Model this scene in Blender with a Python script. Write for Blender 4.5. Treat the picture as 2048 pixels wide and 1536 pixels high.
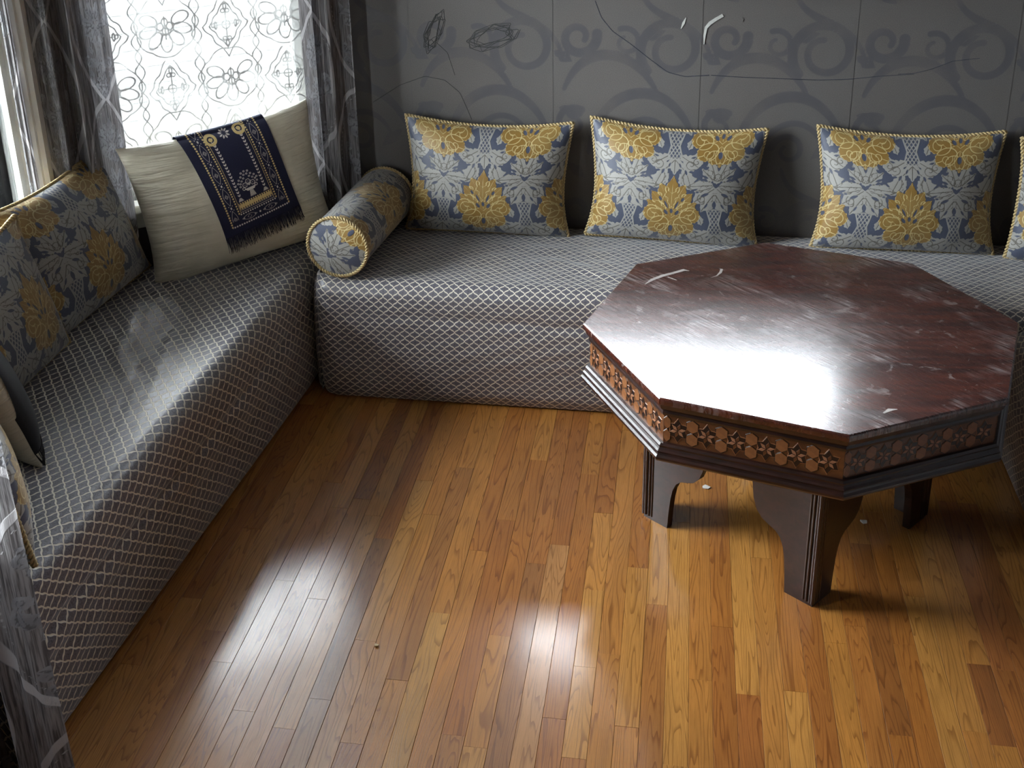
import bpy, bmesh, math, random
import numpy as np
from mathutils import Matrix, Vector

for o in list(bpy.data.objects):
    bpy.data.objects.remove(o, do_unlink=True)
random.seed(7)
rng = np.random.default_rng(7)
SC = bpy.context.scene
COL = SC.collection
PI = math.pi

# ------------------------------------------------------------------ camera
CAM_H = 2.13
F_PX, P_X, P_Y = 2311.73, 1023.41, 409.07          # focal length and principal point, 2048x1536 frame
PITCH, YAW, ROLL = math.radians(21.290), math.radians(8.742), math.radians(-0.973)
fw = Vector((-math.sin(YAW)*math.cos(PITCH), math.cos(YAW)*math.cos(PITCH), -math.sin(PITCH)))
r0 = Vector((math.cos(YAW), math.sin(YAW), 0)); u0 = r0.cross(fw)
rt = math.cos(ROLL)*r0 + math.sin(ROLL)*u0
up = -math.sin(ROLL)*r0 + math.cos(ROLL)*u0
cam = bpy.data.cameras.new('camera'); cam_o = bpy.data.objects.new('camera', cam); COL.objects.link(cam_o)
cam.sensor_width = 36; cam.sensor_fit = 'HORIZONTAL'
cam.lens = F_PX*36/2048
cam.shift_x = (1024-P_X)/2048; cam.shift_y = -(768-P_Y)/2048
cam.clip_start = 0.05
M = Matrix((rt, up, -fw)).transposed().to_4x4(); M.translation = (0, 0, CAM_H)
cam_o.matrix_world = M
SC.camera = cam_o

# ------------------------------------------------------------------ daylight and exposure
world = bpy.data.worlds.new('overcast_sky'); SC.world = world; world.use_nodes = True
bg = world.node_tree.nodes['Background']
bg.inputs[0].default_value = (0.94, 0.97, 1.0, 1); bg.inputs[1].default_value = 9.0
SC.view_settings.view_transform = 'Standard'; SC.view_settings.look = 'None'
SC.view_settings.exposure = 2.42; SC.view_settings.gamma = 1.0
SC.view_settings.use_curve_mapping = False
SC.cycles.use_denoising = True
SC.cycles.max_bounces = 10; SC.cycles.diffuse_bounces = 4; SC.cycles.transparent_max_bounces = 16
SC.cycles.sample_clamp_indirect = 8.0; SC.cycles.use_adaptive_sampling = True; SC.cycles.adaptive_threshold = 0.015
SC.cycles.caustics_reflective = False; SC.cycles.caustics_refractive = False

# ------------------------------------------------------------------ room plan (metres)
Y_BACK = 4.03; X_LEFT = -2.05; X_RIGHT = 1.78; X_FRONTLEFT = -1.235; Y_FRONT = -2.2; Z_CEIL = 2.6
BAY_R = (-1.232, 4.03)                            # bay corner at the back wall
TH = math.radians(38); DX, DY = math.cos(TH), math.sin(TH)
BAY_L = (X_LEFT, BAY_R[1] + (X_LEFT-BAY_R[0])/DX*DY)
Y_MID = 2.76
BAY_L2 = (X_LEFT, 2*Y_MID-BAY_L[1]); BAY_R2 = (BAY_R[0], 2*Y_MID-BAY_R[1])
SEAT = 0.46

def portal(name, cx, cy, cz, w, h, nx, ny):
    """daylight portal filling a window opening (guides sky light, emits nothing itself)"""
    l = bpy.data.lights.new(name, 'AREA'); l.shape = 'RECTANGLE'; l.size = w; l.size_y = h
    l.cycles.is_portal = True
    o = bpy.data.objects.new(name, l); COL.objects.link(o); o.location = (cx, cy, cz)
    o.rotation_euler = Vector((nx, ny, 0)).to_track_quat('-Z', 'Z').to_euler()
N1 = (DY, -DX); N2 = (DY, DX)
WIN_Z0, WIN_Z1 = 0.70, 2.26
def lerp2(a, b, t): return (a[0]+(b[0]-a[0])*t, a[1]+(b[1]-a[1])*t)

# ------------------------------------------------------------------ node helpers
class NT:
    def __init__(s, name):
        s.mat = bpy.data.materials.new(name); s.mat.use_nodes = True
        s.t = s.mat.node_tree; s.t.nodes.clear()
        s.out = s.t.nodes.new('ShaderNodeOutputMaterial')
    def n(s, typ, **kw):
        nd = s.t.nodes.new('ShaderNode'+typ)
        for k, v in kw.items(): setattr(nd, k, v)
        return nd
    def put(s, sock, v):
        if isinstance(v, bpy.types.NodeSocket): s.t.links.new(v, sock)
        elif isinstance(v, (tuple, list)):
            v = tuple(v)
            if sock.type == 'RGBA' and len(v) == 3: v = v+(1,)
            sock.default_value = v
        else: sock.default_value = v
    def m(s, op, a, b=0.0, c=0.0, clamp=False):
        nd = s.n('Math', operation=op, use_clamp=clamp)
        s.put(nd.inputs[0], a); s.put(nd.inputs[1], b); s.put(nd.inputs[2], c)
        return nd.outputs[0]
    def step(s, v, lo, hi):                        # smooth 0..1
        nd = s.n('MapRange', interpolation_type='SMOOTHSTEP')
        s.put(nd.inputs[0], v); s.put(nd.inputs[1], lo); s.put(nd.inputs[2], hi)
        return nd.outputs[0]
    def mix(s, f, a, b, blend='MIX'):
        nd = s.n('Mix', data_type='RGBA', blend_type=blend)
        s.put(nd.inputs[0], f); s.put(nd.inputs[6], a); s.put(nd.inputs[7], b)
        return nd.outputs[2]
    def attr(s, name): return s.n('Attribute', attribute_name=name).outputs['Fac']
    def uv(s):
        nd = s.n('UVMap'); x = s.n('SeparateXYZ'); s.t.links.new(nd.outputs[0], x.inputs[0])
        return x.outputs[0], x.outputs[1]
    def objco(s):
        nd = s.n('TexCoord'); x = s.n('SeparateXYZ'); s.t.links.new(nd.outputs['Object'], x.inputs[0])
        return x.outputs[0], x.outputs[1], x.outputs[2], nd.outputs['Object']
    def xyz(s, x, y, z=0.0):
        nd = s.n('CombineXYZ'); s.put(nd.inputs[0], x); s.put(nd.inputs[1], y); s.put(nd.inputs[2], z); return nd.outputs[0]
    def noise(s, vec, scale, detail=3.0, rough=0.5, dist=0.0):
        nd = s.n('TexNoise'); 
        if vec is not None: s.put(nd.inputs['Vector'], vec)
        nd.inputs['Scale'].default_value = scale; nd.inputs['Detail'].default_value = detail
        nd.inputs['Roughness'].default_value = rough; nd.inputs['Distortion'].default_value = dist
        return nd.outputs[0]
    def bump(s, h, strength=0.3, dist=0.002):
        nd = s.n('Bump'); nd.inputs['Strength'].default_value = strength; nd.inputs['Distance'].default_value = dist
        s.put(nd.inputs['Height'], h); return nd.outputs[0]
    def bsdf(s, color, rough=0.6, normal=None, spec=0.5, coat=0.0, coat_r=0.1, sheen=0.0, sheen_tint=(1, 1, 1), metallic=0.0, link=True, coat_ior=1.5):
        nd = s.n('BsdfPrincipled')
        s.put(nd.inputs['Base Color'], color); s.put(nd.inputs['Roughness'], rough)
        s.put(nd.inputs['Specular IOR Level'], spec); s.put(nd.inputs['Coat Weight'], coat); s.put(nd.inputs['Coat Roughness'], coat_r)
        s.put(nd.inputs['Sheen Weight'], sheen); s.put(nd.inputs['Sheen Tint'], sheen_tint); s.put(nd.inputs['Metallic'], metallic)
        nd.inputs['Sheen Roughness'].default_value = 0.4; nd.inputs['Coat IOR'].default_value = coat_ior
        if normal is not None: s.t.links.new(normal, nd.inputs['Normal'])
        if link: s.t.links.new(nd.outputs[0], s.out.inputs[0])
        return nd.outputs[0]

def srgb(r, g, b):
    f = lambda c: (c/255/12.92) if c/255 <= 0.04045 else ((c/255+0.055)/1.055)**2.4
    return (f(r), f(g), f(b))

def plain(name, col, rough=0.6, nscale=0.0, namt=0.15, spec=0.5, coat=0.0, bump=0.0):
    t = NT(name); c = col
    nrm = None
    if nscale:
        v = t.objco()[3]
        nz = t.noise(v, nscale, 4)
        c = t.mix(t.step(nz, 0.3, 0.7), tuple(x*(1-namt) for x in col), tuple(min(1, x*(1+namt)) for x in col))
        if bump: nrm = t.bump(nz, bump, 0.002)
    t.bsdf(c, rough, nrm, spec, coat)
    return t.mat

# ------------------------------------------------------------------ mesh helpers
def link(o, parent=None):
    COL.objects.link(o)
    if parent is not None: o.parent = parent
    return o
def tag(o, label=None, cat=None, group=None, kind=None):
    if label: o['label'] = label
    if cat: o['category'] = cat
    if group: o['group'] = group
    if kind: o['kind'] = kind
    return o
def empty(name, loc=(0, 0, 0), rz=0.0):
    o = bpy.data.objects.new(name, None); o.empty_display_size = 0.1
    o.location = loc; o.rotation_euler = (0, 0, rz); return link(o)
def smooth(me): me.polygons.foreach_set('use_smooth', [True]*len(me.polygons))
def mesh(name, V, Fc, mat=None, sm=False):
    me = bpy.data.meshes.new(name); me.from_pydata([tuple(v) for v in V], [], Fc); me.update()
    if mat: me.materials.append(mat)
    if sm: smooth(me)
    return me
def obj(name, me, parent=None, loc=(0, 0, 0), rot=(0, 0, 0)):
    o = bpy.data.objects.new(name, me); o.location = loc; o.rotation_euler = rot
    return link(o, parent)
def grid_mesh(name, P, mat, UV=None, attrs=None, closed=False, sm=True):
    """P: array (n,m,3) -> quad grid; optional per-vertex UV (n,m,2) and float attributes"""
    n, m = P.shape[:2]
    me = bpy.data.meshes.new(name)
    idx = np.arange(n*m).reshape(n, m)
    a, b, c, d = idx[:-1, :-1], idx[1:, :-1], idx[1:, 1:], idx[:-1, 1:]
    if closed:
        a = np.concatenate([a, idx[-1:, :-1]]); b = np.concatenate([b, idx[:1, :-1]])
        c = np.concatenate([c, idx[:1, 1:]]); d = np.concatenate([d, idx[-1:, 1:]])
    Q = np.stack([a, b, c, d], -1).reshape(-1, 4)
    return raw_mesh(name, P.reshape(-1, 3), Q, mat, None if UV is None else UV.reshape(-1, 2),
                    None if attrs is None else {k: v.reshape(-1) for k, v in attrs.items()}, sm)
def raw_mesh(name, V, Q, mat, UV=None, attrs=None, sm=True):
    me = bpy.data.meshes.new(name)
    me.vertices.add(len(V)); me.vertices.foreach_set('co', np.ascontiguousarray(V, np.float32).ravel())
    Q = np.ascontiguousarray(Q, np.int32)
    me.loops.add(Q.size); me.loops.foreach_set('vertex_index', Q.ravel())
    me.polygons.add(len(Q)); me.polygons.foreach_set('loop_start', np.arange(0, Q.size, Q.shape[1], dtype=np.int32))
    me.polygons.foreach_set('loop_total', np.full(len(Q), Q.shape[1], np.int32))
    me.update(calc_edges=True)
    if UV is not None:
        l = me.uv_layers.new(name='UVMap'); l.data.foreach_set('uv', np.ascontiguousarray(UV[Q.ravel()], np.float32).ravel())
    for k, v in (attrs or {}).items():
        me.attributes.new(k, 'FLOAT', 'POINT').data.foreach_set('value', np.ascontiguousarray(v, np.float32))
    if mat: me.materials.append(mat)
    if sm: me.polygons.foreach_set('use_smooth', np.ones(len(Q), bool))
    me.validate(); return me
def box_vf(x0, x1, y0, y1, z0, z1):
    V = [(x, y, z) for z in (z0, z1) for y in (y0, y1) for x in (x0, x1)]
    Fc = [(0, 2, 3, 1), (4, 5, 7, 6), (0, 1, 5, 4), (2, 6, 7, 3), (0, 4, 6, 2), (1, 3, 7, 5)]
    return V, Fc
def bevel_box(name, x0, x1, y0, y1, z0, z1, mat, bev=0.004, seg=2):
    bm = bmesh.new(); V, Fc = box_vf(x0, x1, y0, y1, z0, z1)
    vs = [bm.verts.new(v) for v in V]
    for f in Fc: bm.faces.new([vs[i] for i in f])
    if bev: bmesh.ops.bevel(bm, geom=bm.edges[:], offset=bev, segments=seg, profile=0.7, affect='EDGES')
    me = bpy.data.meshes.new(name); bm.to_mesh(me); bm.free(); me.materials.append(mat); return me
def multi_box(name, boxes, mat):
    V, Fc = [], []
    for b in boxes:
        v, f = box_vf(*b); n = len(V); V += v; Fc += [tuple(i+n for i in q) for q in f]
    return mesh(name, V, Fc, mat)
def tube(path, r, sides=6, closed=False):
    """path (n,3), r scalar/array -> V, quads"""
    path = np.asarray(path, float); n = len(path); r = np.broadcast_to(np.asarray(r, float), (n,))
    if closed: T = np.roll(path, -1, 0)-np.roll(path, 1, 0)
    else: T = np.gradient(path, axis=0)
    T /= np.linalg.norm(T, axis=1)[:, None]+1e-12
    ref = np.array([0.0, 0, 1]); 
    if abs(T[0]@ref) > 0.9: ref = np.array([1.0, 0, 0])
    U = np.zeros_like(T); u = ref-T[0]*(ref@T[0])
    for i in range(n):
        u = u-T[i]*(u@T[i]); u /= np.linalg.norm(u)+1e-12; U[i] = u
    W = np.cross(T, U); a = np.arange(sides)*2*PI/sides
    V = path[:, None]+r[:, None, None]*(np.cos(a)[None, :, None]*U[:, None]+np.sin(a)[None, :, None]*W[:, None])
    Q = []
    for i in range(n if closed else n-1):
        j = (i+1) % n
        for k in range(sides):
            l = (k+1) % sides
            Q.append((i*sides+k, i*sides+l, j*sides+l, j*sides+k))
    return V.reshape(-1, 3), np.array(Q)
def cat(parts):
    V, Q, n = [], [], 0
    for v, q in parts: V.append(v); Q.append(np.asarray(q)+n); n += len(v)
    return np.concatenate(V), np.concatenate(Q)
def rope(path, r, pitch, closed=True):
    """two-strand twisted cord along a path (resampled evenly)"""
    path = np.asarray(path, float)
    if closed: path = np.concatenate([path, path[:1]])
    L = np.concatenate([[0], np.cumsum(np.linalg.norm(np.diff(path, axis=0), axis=1))])
    n = max(40, int(L[-1]/(pitch/7))); s = np.linspace(0, L[-1], n, endpoint=not closed)
    P = np.stack([np.interp(s, L, path[:, i]) for i in range(3)], 1)
    T = (np.roll(P, -1, 0)-np.roll(P, 1, 0)) if closed else np.gradient(P, axis=0)
    T /= np.linalg.norm(T, axis=1)[:, None]+1e-12
    ref = np.array([0, 1.0, 0]); U = ref-T*(T@ref)[:, None]; U /= np.linalg.norm(U, axis=1)[:, None]+1e-9
    W = np.cross(T, U); k = round(L[-1]/pitch) if closed else L[-1]/pitch
    ph = 2*PI*k*s/L[-1]; out = []
    for st in (0, PI):
        Cn = P+r*0.58*(np.cos(ph+st)[:, None]*U+np.sin(ph+st)[:, None]*W)
        out.append(tube(Cn, r*0.6, 6, closed))
    return cat(out)

# ------------------------------------------------------------------ drawing fields (signed distances, metres)
def ell(x, y, cx, cy, rx, ry, a=0.0):
    c, s = math.cos(a), math.sin(a); X = (x-cx)*c+(y-cy)*s; Y = -(x-cx)*s+(y-cy)*c
    return (np.sqrt((X/rx)**2+(Y/ry)**2)-1)*min(rx, ry)
def leaf(x, y, p, q, w, k=0, sk=1.0):
    """pointed leaf from p to q, half width w; k scallops along each edge; returns (distance, mid-vein distance)"""
    dx, dy = q[0]-p[0], q[1]-p[1]; L = math.hypot(dx, dy); dx /= L; dy /= L
    t = ((x-p[0])*dx+(y-p[1])*dy)/L; n = -(x-p[0])*dy+(y-p[1])*dx
    tc = np.clip(t, 0, 1)
    hw = w*np.sin(PI*tc**sk)
    if k: hw = hw*(0.74+0.44*np.abs(np.sin(PI*k*tc+np.abs(n)/w*1.2)))
    e = np.maximum(np.maximum(-t, t-1), 0)*L
    return np.where(e > 0, np.hypot(e, np.abs(n)), np.abs(n)-hw), np.where((t > 0.05) & (t < 0.93), np.abs(n), 1.0)
def stroke(x, y, pts, w):
    """distance to polyline minus (varying) half width"""
    pts = np.asarray(pts, float); w = np.broadcast_to(np.asarray(w, float), (len(pts),))
    d = np.full(np.shape(x), 9.0, np.float32)
    for i in range(len(pts)-1):
        a, b = pts[i], pts[i+1]; e = b-a; L2 = e@e+1e-12
        t = np.clip(((x-a[0])*e[0]+(y-a[1])*e[1])/L2, 0, 1)
        d = np.minimum(d, np.hypot(x-a[0]-t*e[0], y-a[1]-t*e[1])-(w[i]+(w[i+1]-w[i])*t))
    return d
def spiral(cx, cy, r0, r1, a0, turns, n=40):
    t = np.linspace(0, 1, n); a = a0+2*PI*turns*t; r = r0+(r1-r0)*t
    return np.stack([cx+r*np.cos(a), cy+r*np.sin(a)], 1)
def bez(p0, p1, p2, p3, n=16):
    t = np.linspace(0, 1, n)[:, None]; p0, p1, p2, p3 = map(np.asarray, (p0, p1, p2, p3))
    return (1-t)**3*p0+3*(1-t)**2*t*p1+3*(1-t)*t*t*p2+t**3*p3

def gold_motif(x, y):
    """palmette ~0.23 wide, 0.26 high, centred; returns area distance, vein distance"""
    ax = np.abs(x); ds, vs = [], []
    for p, q, w, k in (((0, -.04), (0, .132), .033, 3), ((.004, .0), (.052, .098), .027, 3), ((.01, -.01), (.085, .062), .027, 3),
                       ((.0, -.05), (.0, -.135), .02, 0), ((.02, -.03), (.105, .028), .024, 2)):
        d, v = leaf(ax, y, p, q, w, k, .8); ds.append(d); vs.append(v)
    for e in ((.074, -.028, .041, .033, .3), (.05, -.072, .042, .034, -.5), (.022, -.093, .03, .027, 0), (0, -.03, .055, .06, 0)):
        ds.append(ell(ax, y, *e))
    w = .0022*np.sin(ax*300+y*90)*np.sin(y*310)
    D = np.minimum.reduce(ds)+w
    vein = np.minimum.reduce([np.abs(d) for d in ds[:8]]+[v+.0006 for v in vs])
    sp = stroke(ax, y, spiral(.078, -.03, .026, .006, 2.2, -1.1, 22), .0)
    sp = np.minimum(sp, stroke(ax, y, spiral(.048, -.078, .024, .006, 2.6, 1.1, 22), .0))
    vein = np.minimum(vein, np.abs(sp))
    hole = np.minimum.reduce([ell(ax, y, 0, -.085, .008, .014), ell(ax, y, .022, -.018, .011, .006, .9), ell(ax, y, .045, .035, .005, .009, -.6),
                              ell(ax, y, 0, -.012, .006, .009), leaf(ax, y, (.012, -.005), (.03, .03), .004)[0]])
    return np.maximum(D, -hole), vein
def silver_motif(x, y):
    ax = np.abs(x); ds, vs = [], []
    for p, q, w, k in (((.004, .0), (.036, .082), .019, 3), ((.012, -.005), (.058, .04), .017, 2), ((0, -.03), (.078, -.088), .029, 3),
                       ((.01, -.02), (.102, -.03), .02, 2), ((0, -.05), (.048, -.118), .027, 2), ((.088, -.03), (.112, .03), .024, 3),
                       ((.02, -.19), (.085, -.232), .02, 3), ((.045, -.165), (.058, -.128), .012, 2), ((.0, -.205), (.034, -.243), .014, 0),
                       ((0, -.2), (0, -.262), .015, 2), ((.05, -.2), (.098, -.185), .014, 2)):
        d, v = leaf(ax, y, p, q, w, k, .75); ds.append(d); vs.append(v)
    for e in ((.098, .052, .025, .024, 0), (0, .008, .02, .022, 0), (.118, .0, .016, .026, 0), (.046, -.068, .021, .019, 0), (.075, -.21, .02, .018, 0)):
        ds.append(ell(ax, y, *e))
    arm = stroke(ax, y, bez((.03, -.03), (.09, -.06), (.15, -.01), (.098, .055)), np.linspace(.005, .013, 16)); ds.append(arm)
    w = .0028*np.sin(ax*330+y*60)*np.sin(y*290)
    D = np.minimum.reduce(ds)+w
    for p, q, hw in (((.0, .03), (.0, .062), .006), ((.03, .004), (.056, .016), .004), ((.02, -.05), (.05, -.062), .005), ((.0, -.075), (.0, -.105), .007),
                     ((.06, -.035), (.092, -.048), .0035), ((.022, -.085), (.036, -.105), .0035), ((.106, .012), (.116, .034), .004), ((.05, -.2), (.072, -.19), .0035), ((.014, -.215), (.022, -.235), .003)):
        D = np.maximum(D, -leaf(ax, y, p, q, hw)[0])
    vein = np.minimum.reduce([v for v in vs]+[np.abs(d) for d in ds[:6]])
    for s in (spiral(.096, .052, .02, .004, 4.0, 1.2, 22), spiral(.044, -.07, .017, .004, 1.0, -1.2, 22), spiral(.074, -.21, .014, .003, 1.0, 1.1, 18), spiral(0, .008, .013, .013, 0, 1, 14)):
        vein = np.minimum(vein, np.abs(stroke(ax, y, s, 0)))
    vein = np.minimum(vein, np.abs(stroke(ax, y, bez((.02, -.03), (.08, -.065), (.14, -.02), (.11, .03)), 0)))
    # trellis neck
    inn = np.maximum(np.abs(y+.155)-.05, ax-(.016+.55*np.abs(y+.155)*.5))
    g = .0125; u = (x+(y*.62))/g; v = (x-(y*.62))/g
    tl = np.minimum(np.abs(u-np.round(u)), np.abs(v-np.round(v)))*g*.85
    lat = np.maximum(inn, tl-.0017)
    edge = np.abs(inn+.002)-.0025
    return np.minimum.reduce([D, lat, np.where(np.abs(y+.155) < .05, edge, 9)]), vein
def brocade(X, Y):
    """half-drop brocade repeat; X, Y cloth metres -> gold, silver, vein fields"""
    X = X+.002*np.sin(Y*31); cs, ty = .172, .6
    G = np.full(X.shape, 9.0, np.float32); S = G.copy(); V = G.copy()
    k0 = np.round(X/cs)
    for dk in (-1, 0, 1):
        k = k0+dk; dx = X-k*cs
        off = np.where(np.mod(k, 2) == 1, .3, 0.0)
        dy = np.mod(Y-off+.3, ty)-.3
        g, gv = gold_motif(dx, dy); G = np.minimum(G, g)
        V = np.where((g < 0), np.minimum(V, gv), V)
        for sh in (-.17, .43):
            yy = dy-sh
            s, sv = silver_motif(dx/1.14, (yy+.01)/1.10); s = s*1.1; sv = sv*1.1
            S = np.minimum(S, s); V = np.where(s < 0, np.minimum(V, sv), V)
    return G, S, V

def mat_brocade(name):
    t = NT(name); g = t.attr('gold'); s = t.attr('silver'); v = t.attr('vein')
    gm = t.step(g, .0008, -.0008); sm_ = t.step(s, .0008, -.0008); vm = t.step(v, .0021, .0009)
    u, w = t.uv(); weave = t.noise(t.xyz(t.m('MULTIPLY', u, 420), t.m('MULTIPLY', w, 900)), 1.0, 2)
    blot = t.noise(t.xyz(u, w), 9.0, 3)
    blue = t.mix(t.step(weave, .3, .7), srgb(58, 65, 84), srgb(78, 85, 103))
    sil = t.mix(t.step(weave, .25, .75), srgb(140, 140, 137), srgb(161, 160, 155))
    gol = t.mix(t.step(blot, .35, .65), srgb(138, 107, 50), srgb(147, 120, 67))
    c = t.mix(sm_, blue, sil)
    c = t.mix(t.m('MULTIPLY', t.m('MULTIPLY', sm_, vm), .85), c, srgb(78, 74, 66))
    c = t.mix(gm, c, gol)
    c = t.mix(t.m('MULTIPLY', t.m('MULTIPLY', gm, vm), .9), c, srgb(196, 180, 128))
    h = t.m('ADD', t.m('MULTIPLY', t.m('MAXIMUM', gm, sm_), 1.0), t.m('MULTIPLY', vm, -.5))
    h = t.m('ADD', h, t.m('MULTIPLY', weave, .25))
    t.bsdf(c, t.m('ADD', .5, t.m('MULTIPLY', gm, -.08)), t.bump(h, .5, .0016), .5, sheen=.35)
    return t.mat

# ------------------------------------------------------------------ materials
M_BROC = mat_brocade('blue_gold_brocade')
M_CORD = plain('gold_cord', srgb(176, 156, 112), .55, 300, .25)
def mat_lattice():
    t = NT('diamond_lattice_fabric'); u, v = t.uv()
    wob = t.noise(t.xyz(u, v), 14.0, 2)
    U = t.m('DIVIDE', t.m('ADD', u, t.m('MULTIPLY', wob, .004)), .0345); Vv = t.m('DIVIDE', t.m('ADD', v, t.m('MULTIPLY', wob, .004)), .0305)
    # ogee: lines softened with a sine so that the cells read as rounded diamonds
    og = t.m('MULTIPLY', t.m('SINE', t.m('MULTIPLY', U, 4*PI)), .045)
    a = t.m('ADD', t.m('ADD', U, Vv), og); b = t.m('ADD', t.m('SUBTRACT', U, Vv), og)
    da = t.m('ABSOLUTE', t.m('SUBTRACT', t.m('FRACT', a), .5)); db = t.m('ABSOLUTE', t.m('SUBTRACT', t.m('FRACT', b), .5))
    d = t.m('SUBTRACT', .5, t.m('MAXIMUM', da, db))      # 0 on a line
    ln = t.step(d, .092, .055)
    dia = t.m('ADD', t.m('ABSOLUTE', t.m('SUBTRACT', da, .0)), t.m('ABSOLUTE', db))
    tone = t.noise(t.xyz(t.m('MULTIPLY', u, 300), t.m('MULTIPLY', v, 420)), 1.0, 3)
    gnd = t.mix(t.step(tone, .35, .65), srgb(80, 78, 86), srgb(114, 113, 123))
    gnd = t.mix(t.m('MULTIPLY', t.step(dia, .2, .12), .45), gnd, srgb(50, 47, 52))
    big = t.noise(t.xyz(u, v), 4.0, 4)
    c = t.mix(ln, gnd, srgb(222, 216, 200))
    c = t.mix(t.m('MULTIPLY', t.step(big, .5, .8), .15), c, srgb(120, 116, 110))
    wr = t.noise(t.xyz(u, v), 26.0, 3)
    h = t.m('ADD', ln, t.m('ADD', t.m('MULTIPLY', tone, .35), t.m('MULTIPLY', wr, .8)))
    t.bsdf(c, t.m('ADD', .36, t.m('MULTIPLY', ln, .2)), t.bump(h, .5, .0018), .75, sheen=.4, sheen_tint=(.8, .88, 1))
    return t.mat
M_LAT = mat_lattice()

def mat_oak():
    t = NT('oak_strip_floor'); x, y, z, oc = t.objco(); oi = t.n('ObjectInfo')
    r = t.m('MULTIPLY', oi.outputs['Random'], 173.0)
    ring_n = t.noise(t.xyz(t.m('MULTIPLY', x, 15.0), t.m('MULTIPLY', y, 1.1), r), 1.0, 2, .45, .3)
    ring = t.m('FRACT', t.m('MULTIPLY', ring_n, 22.0))
    rl = t.m('MULTIPLY', t.step(ring, .62, .97), t.step(ring, 1.0, .97))
    fib = t.noise(t.xyz(t.m('MULTIPLY', x, 520.0), t.m('MULTIPLY', y, 14.0), r), 1.0, 3, .6)
    pore = t.step(t.noise(t.xyz(t.m('MULTIPLY', x, 900.0), t.m('MULTIPLY', y, 30.0), r), 1.0, 1), .60, .72)
    blot = t.noise(t.xyz(t.m('MULTIPLY', x, 20.0), t.m('MULTIPLY', y, 4.0), r), 1.0, 3)
    base = oi.outputs['Color']
    dark = t.mix(1.0, base, (.42, .31, .21, 1), 'MULTIPLY')
    lite = t.mix(1.0, base, (1.18, 1.16, 1.12, 1), 'MULTIPLY')
    c = t.mix(t.step(blot, .3, .7), base, lite)
    c = t.mix(t.m('MULTIPLY', t.step(fib, .42, .75), .40), c, dark)
    c = t.mix(t.m('MULTIPLY', rl, .66), c, dark)
    c = t.mix(t.m('MULTIPLY', pore, .25), c, dark)
    h = t.m('SUBTRACT', t.m('MULTIPLY', fib, .4), t.m('MULTIPLY', rl, .6))
    wear = t.noise(oc, 3.0, 4)
    t.bsdf(c, .42, t.bump(h, .22, .0012), .4, coat=1.0, coat_ior=1.65, coat_r=t.m('ADD', .12, t.m('MULTIPLY', wear, .12)))
    return t.mat
M_OAK = mat_oak()

def mat_mahogany(name, a, b, rough, coat, worn=False):
    t = NT(name); x, y, z, oc = t.objco()
    gr = t.noise(t.xyz(t.m('MULTIPLY', x, 6.0), t.m('MULTIPLY', y, 46.0), t.m('MULTIPLY', z, 46.0)), 1.0, 4, .55, .4)
    c = t.mix(t.step(gr, .3, .72), a, b)
    if worn:
        rot = t.n('VectorRotate', rotation_type='Z_AXIS'); t.put(rot.inputs[0], oc); rot.inputs['Angle'].default_value = .9
        sx = t.n('SeparateXYZ'); t.t.links.new(rot.outputs[0], sx.inputs[0])
        scr = t.noise(t.xyz(t.m('MULTIPLY', sx.outputs[0], 6.0), t.m('MULTIPLY', sx.outputs[1], 150.0), 0.0), 1.0, 4, .6, 1.2)
        cloud = t.noise(oc, 5.5, 5, .6, .6)
        speck = t.noise(oc, 170.0, 2)
        haze = t.m('MULTIPLY', t.step(cloud, .48, .68), t.step(scr, .42, .66))
        rings = t.noise(oc, 14.0, 4, .6, 2.0)
        c = t.mix(t.m('MULTIPLY', haze, .42), c, srgb(168, 160, 160))
        c = t.mix(t.m('MULTIPLY', t.step(rings, .62, .70), .24), c, srgb(196, 188, 186))
        c = t.mix(t.m('MULTIPLY', t.step(speck, .70, .76), .5), c, srgb(170, 150, 142))
        rr = t.m('ADD', t.m('ADD', .23, t.m('MULTIPLY', haze, .25)), t.m('MULTIPLY', scr, .08))
        hgt = t.m('ADD', t.m('MULTIPLY', scr, .5), t.m('ADD', t.m('MULTIPLY', t.step(rings, .6, .7), .9), t.m('MULTIPLY', speck, .5)))
        t.bsdf(c, rr, t.bump(hgt, .16, .0012), .6, coat=coat, coat_r=t.m('ADD', .20, t.m('MULTIPLY', haze, .12)))
    else:
        t.bsdf(c, rough, t.bump(gr, .12, .001), .5, coat=coat, coat_r=.15)
    return t.mat
M_TOP = mat_mahogany('worn_mahogany_top', srgb(46, 19, 14), srgb(82, 38, 26), .3, 1.0, True)
M_DARK = mat_mahogany('dark_mahogany', srgb(24, 11, 9), srgb(44, 21, 17), .3, .5)
M_VEN = mat_mahogany('honey_veneer', srgb(70, 38, 19), srgb(100, 60, 28), .42, .3)
M_INL = mat_mahogany('pale_inlay_wood', srgb(112, 70, 40), srgb(130, 84, 50), .42, .3)
M_ROSE = mat_mahogany('rose_inlay_wood', srgb(136, 92, 67), srgb(154, 110, 81), .42, .3)
M_EBON = plain('ebony_inlay', srgb(26, 12, 9), .4, 60, .2, coat=.3)
M_WHITE = plain('white_gloss_paint', srgb(226, 226, 222), .35, 8, .04)
M_CEIL = plain('ceiling_paint', srgb(232, 230, 224), .8, 6, .03)
M_GAP = plain('dark_floor_joint', srgb(74, 46, 26), .8, 40, .2)

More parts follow.
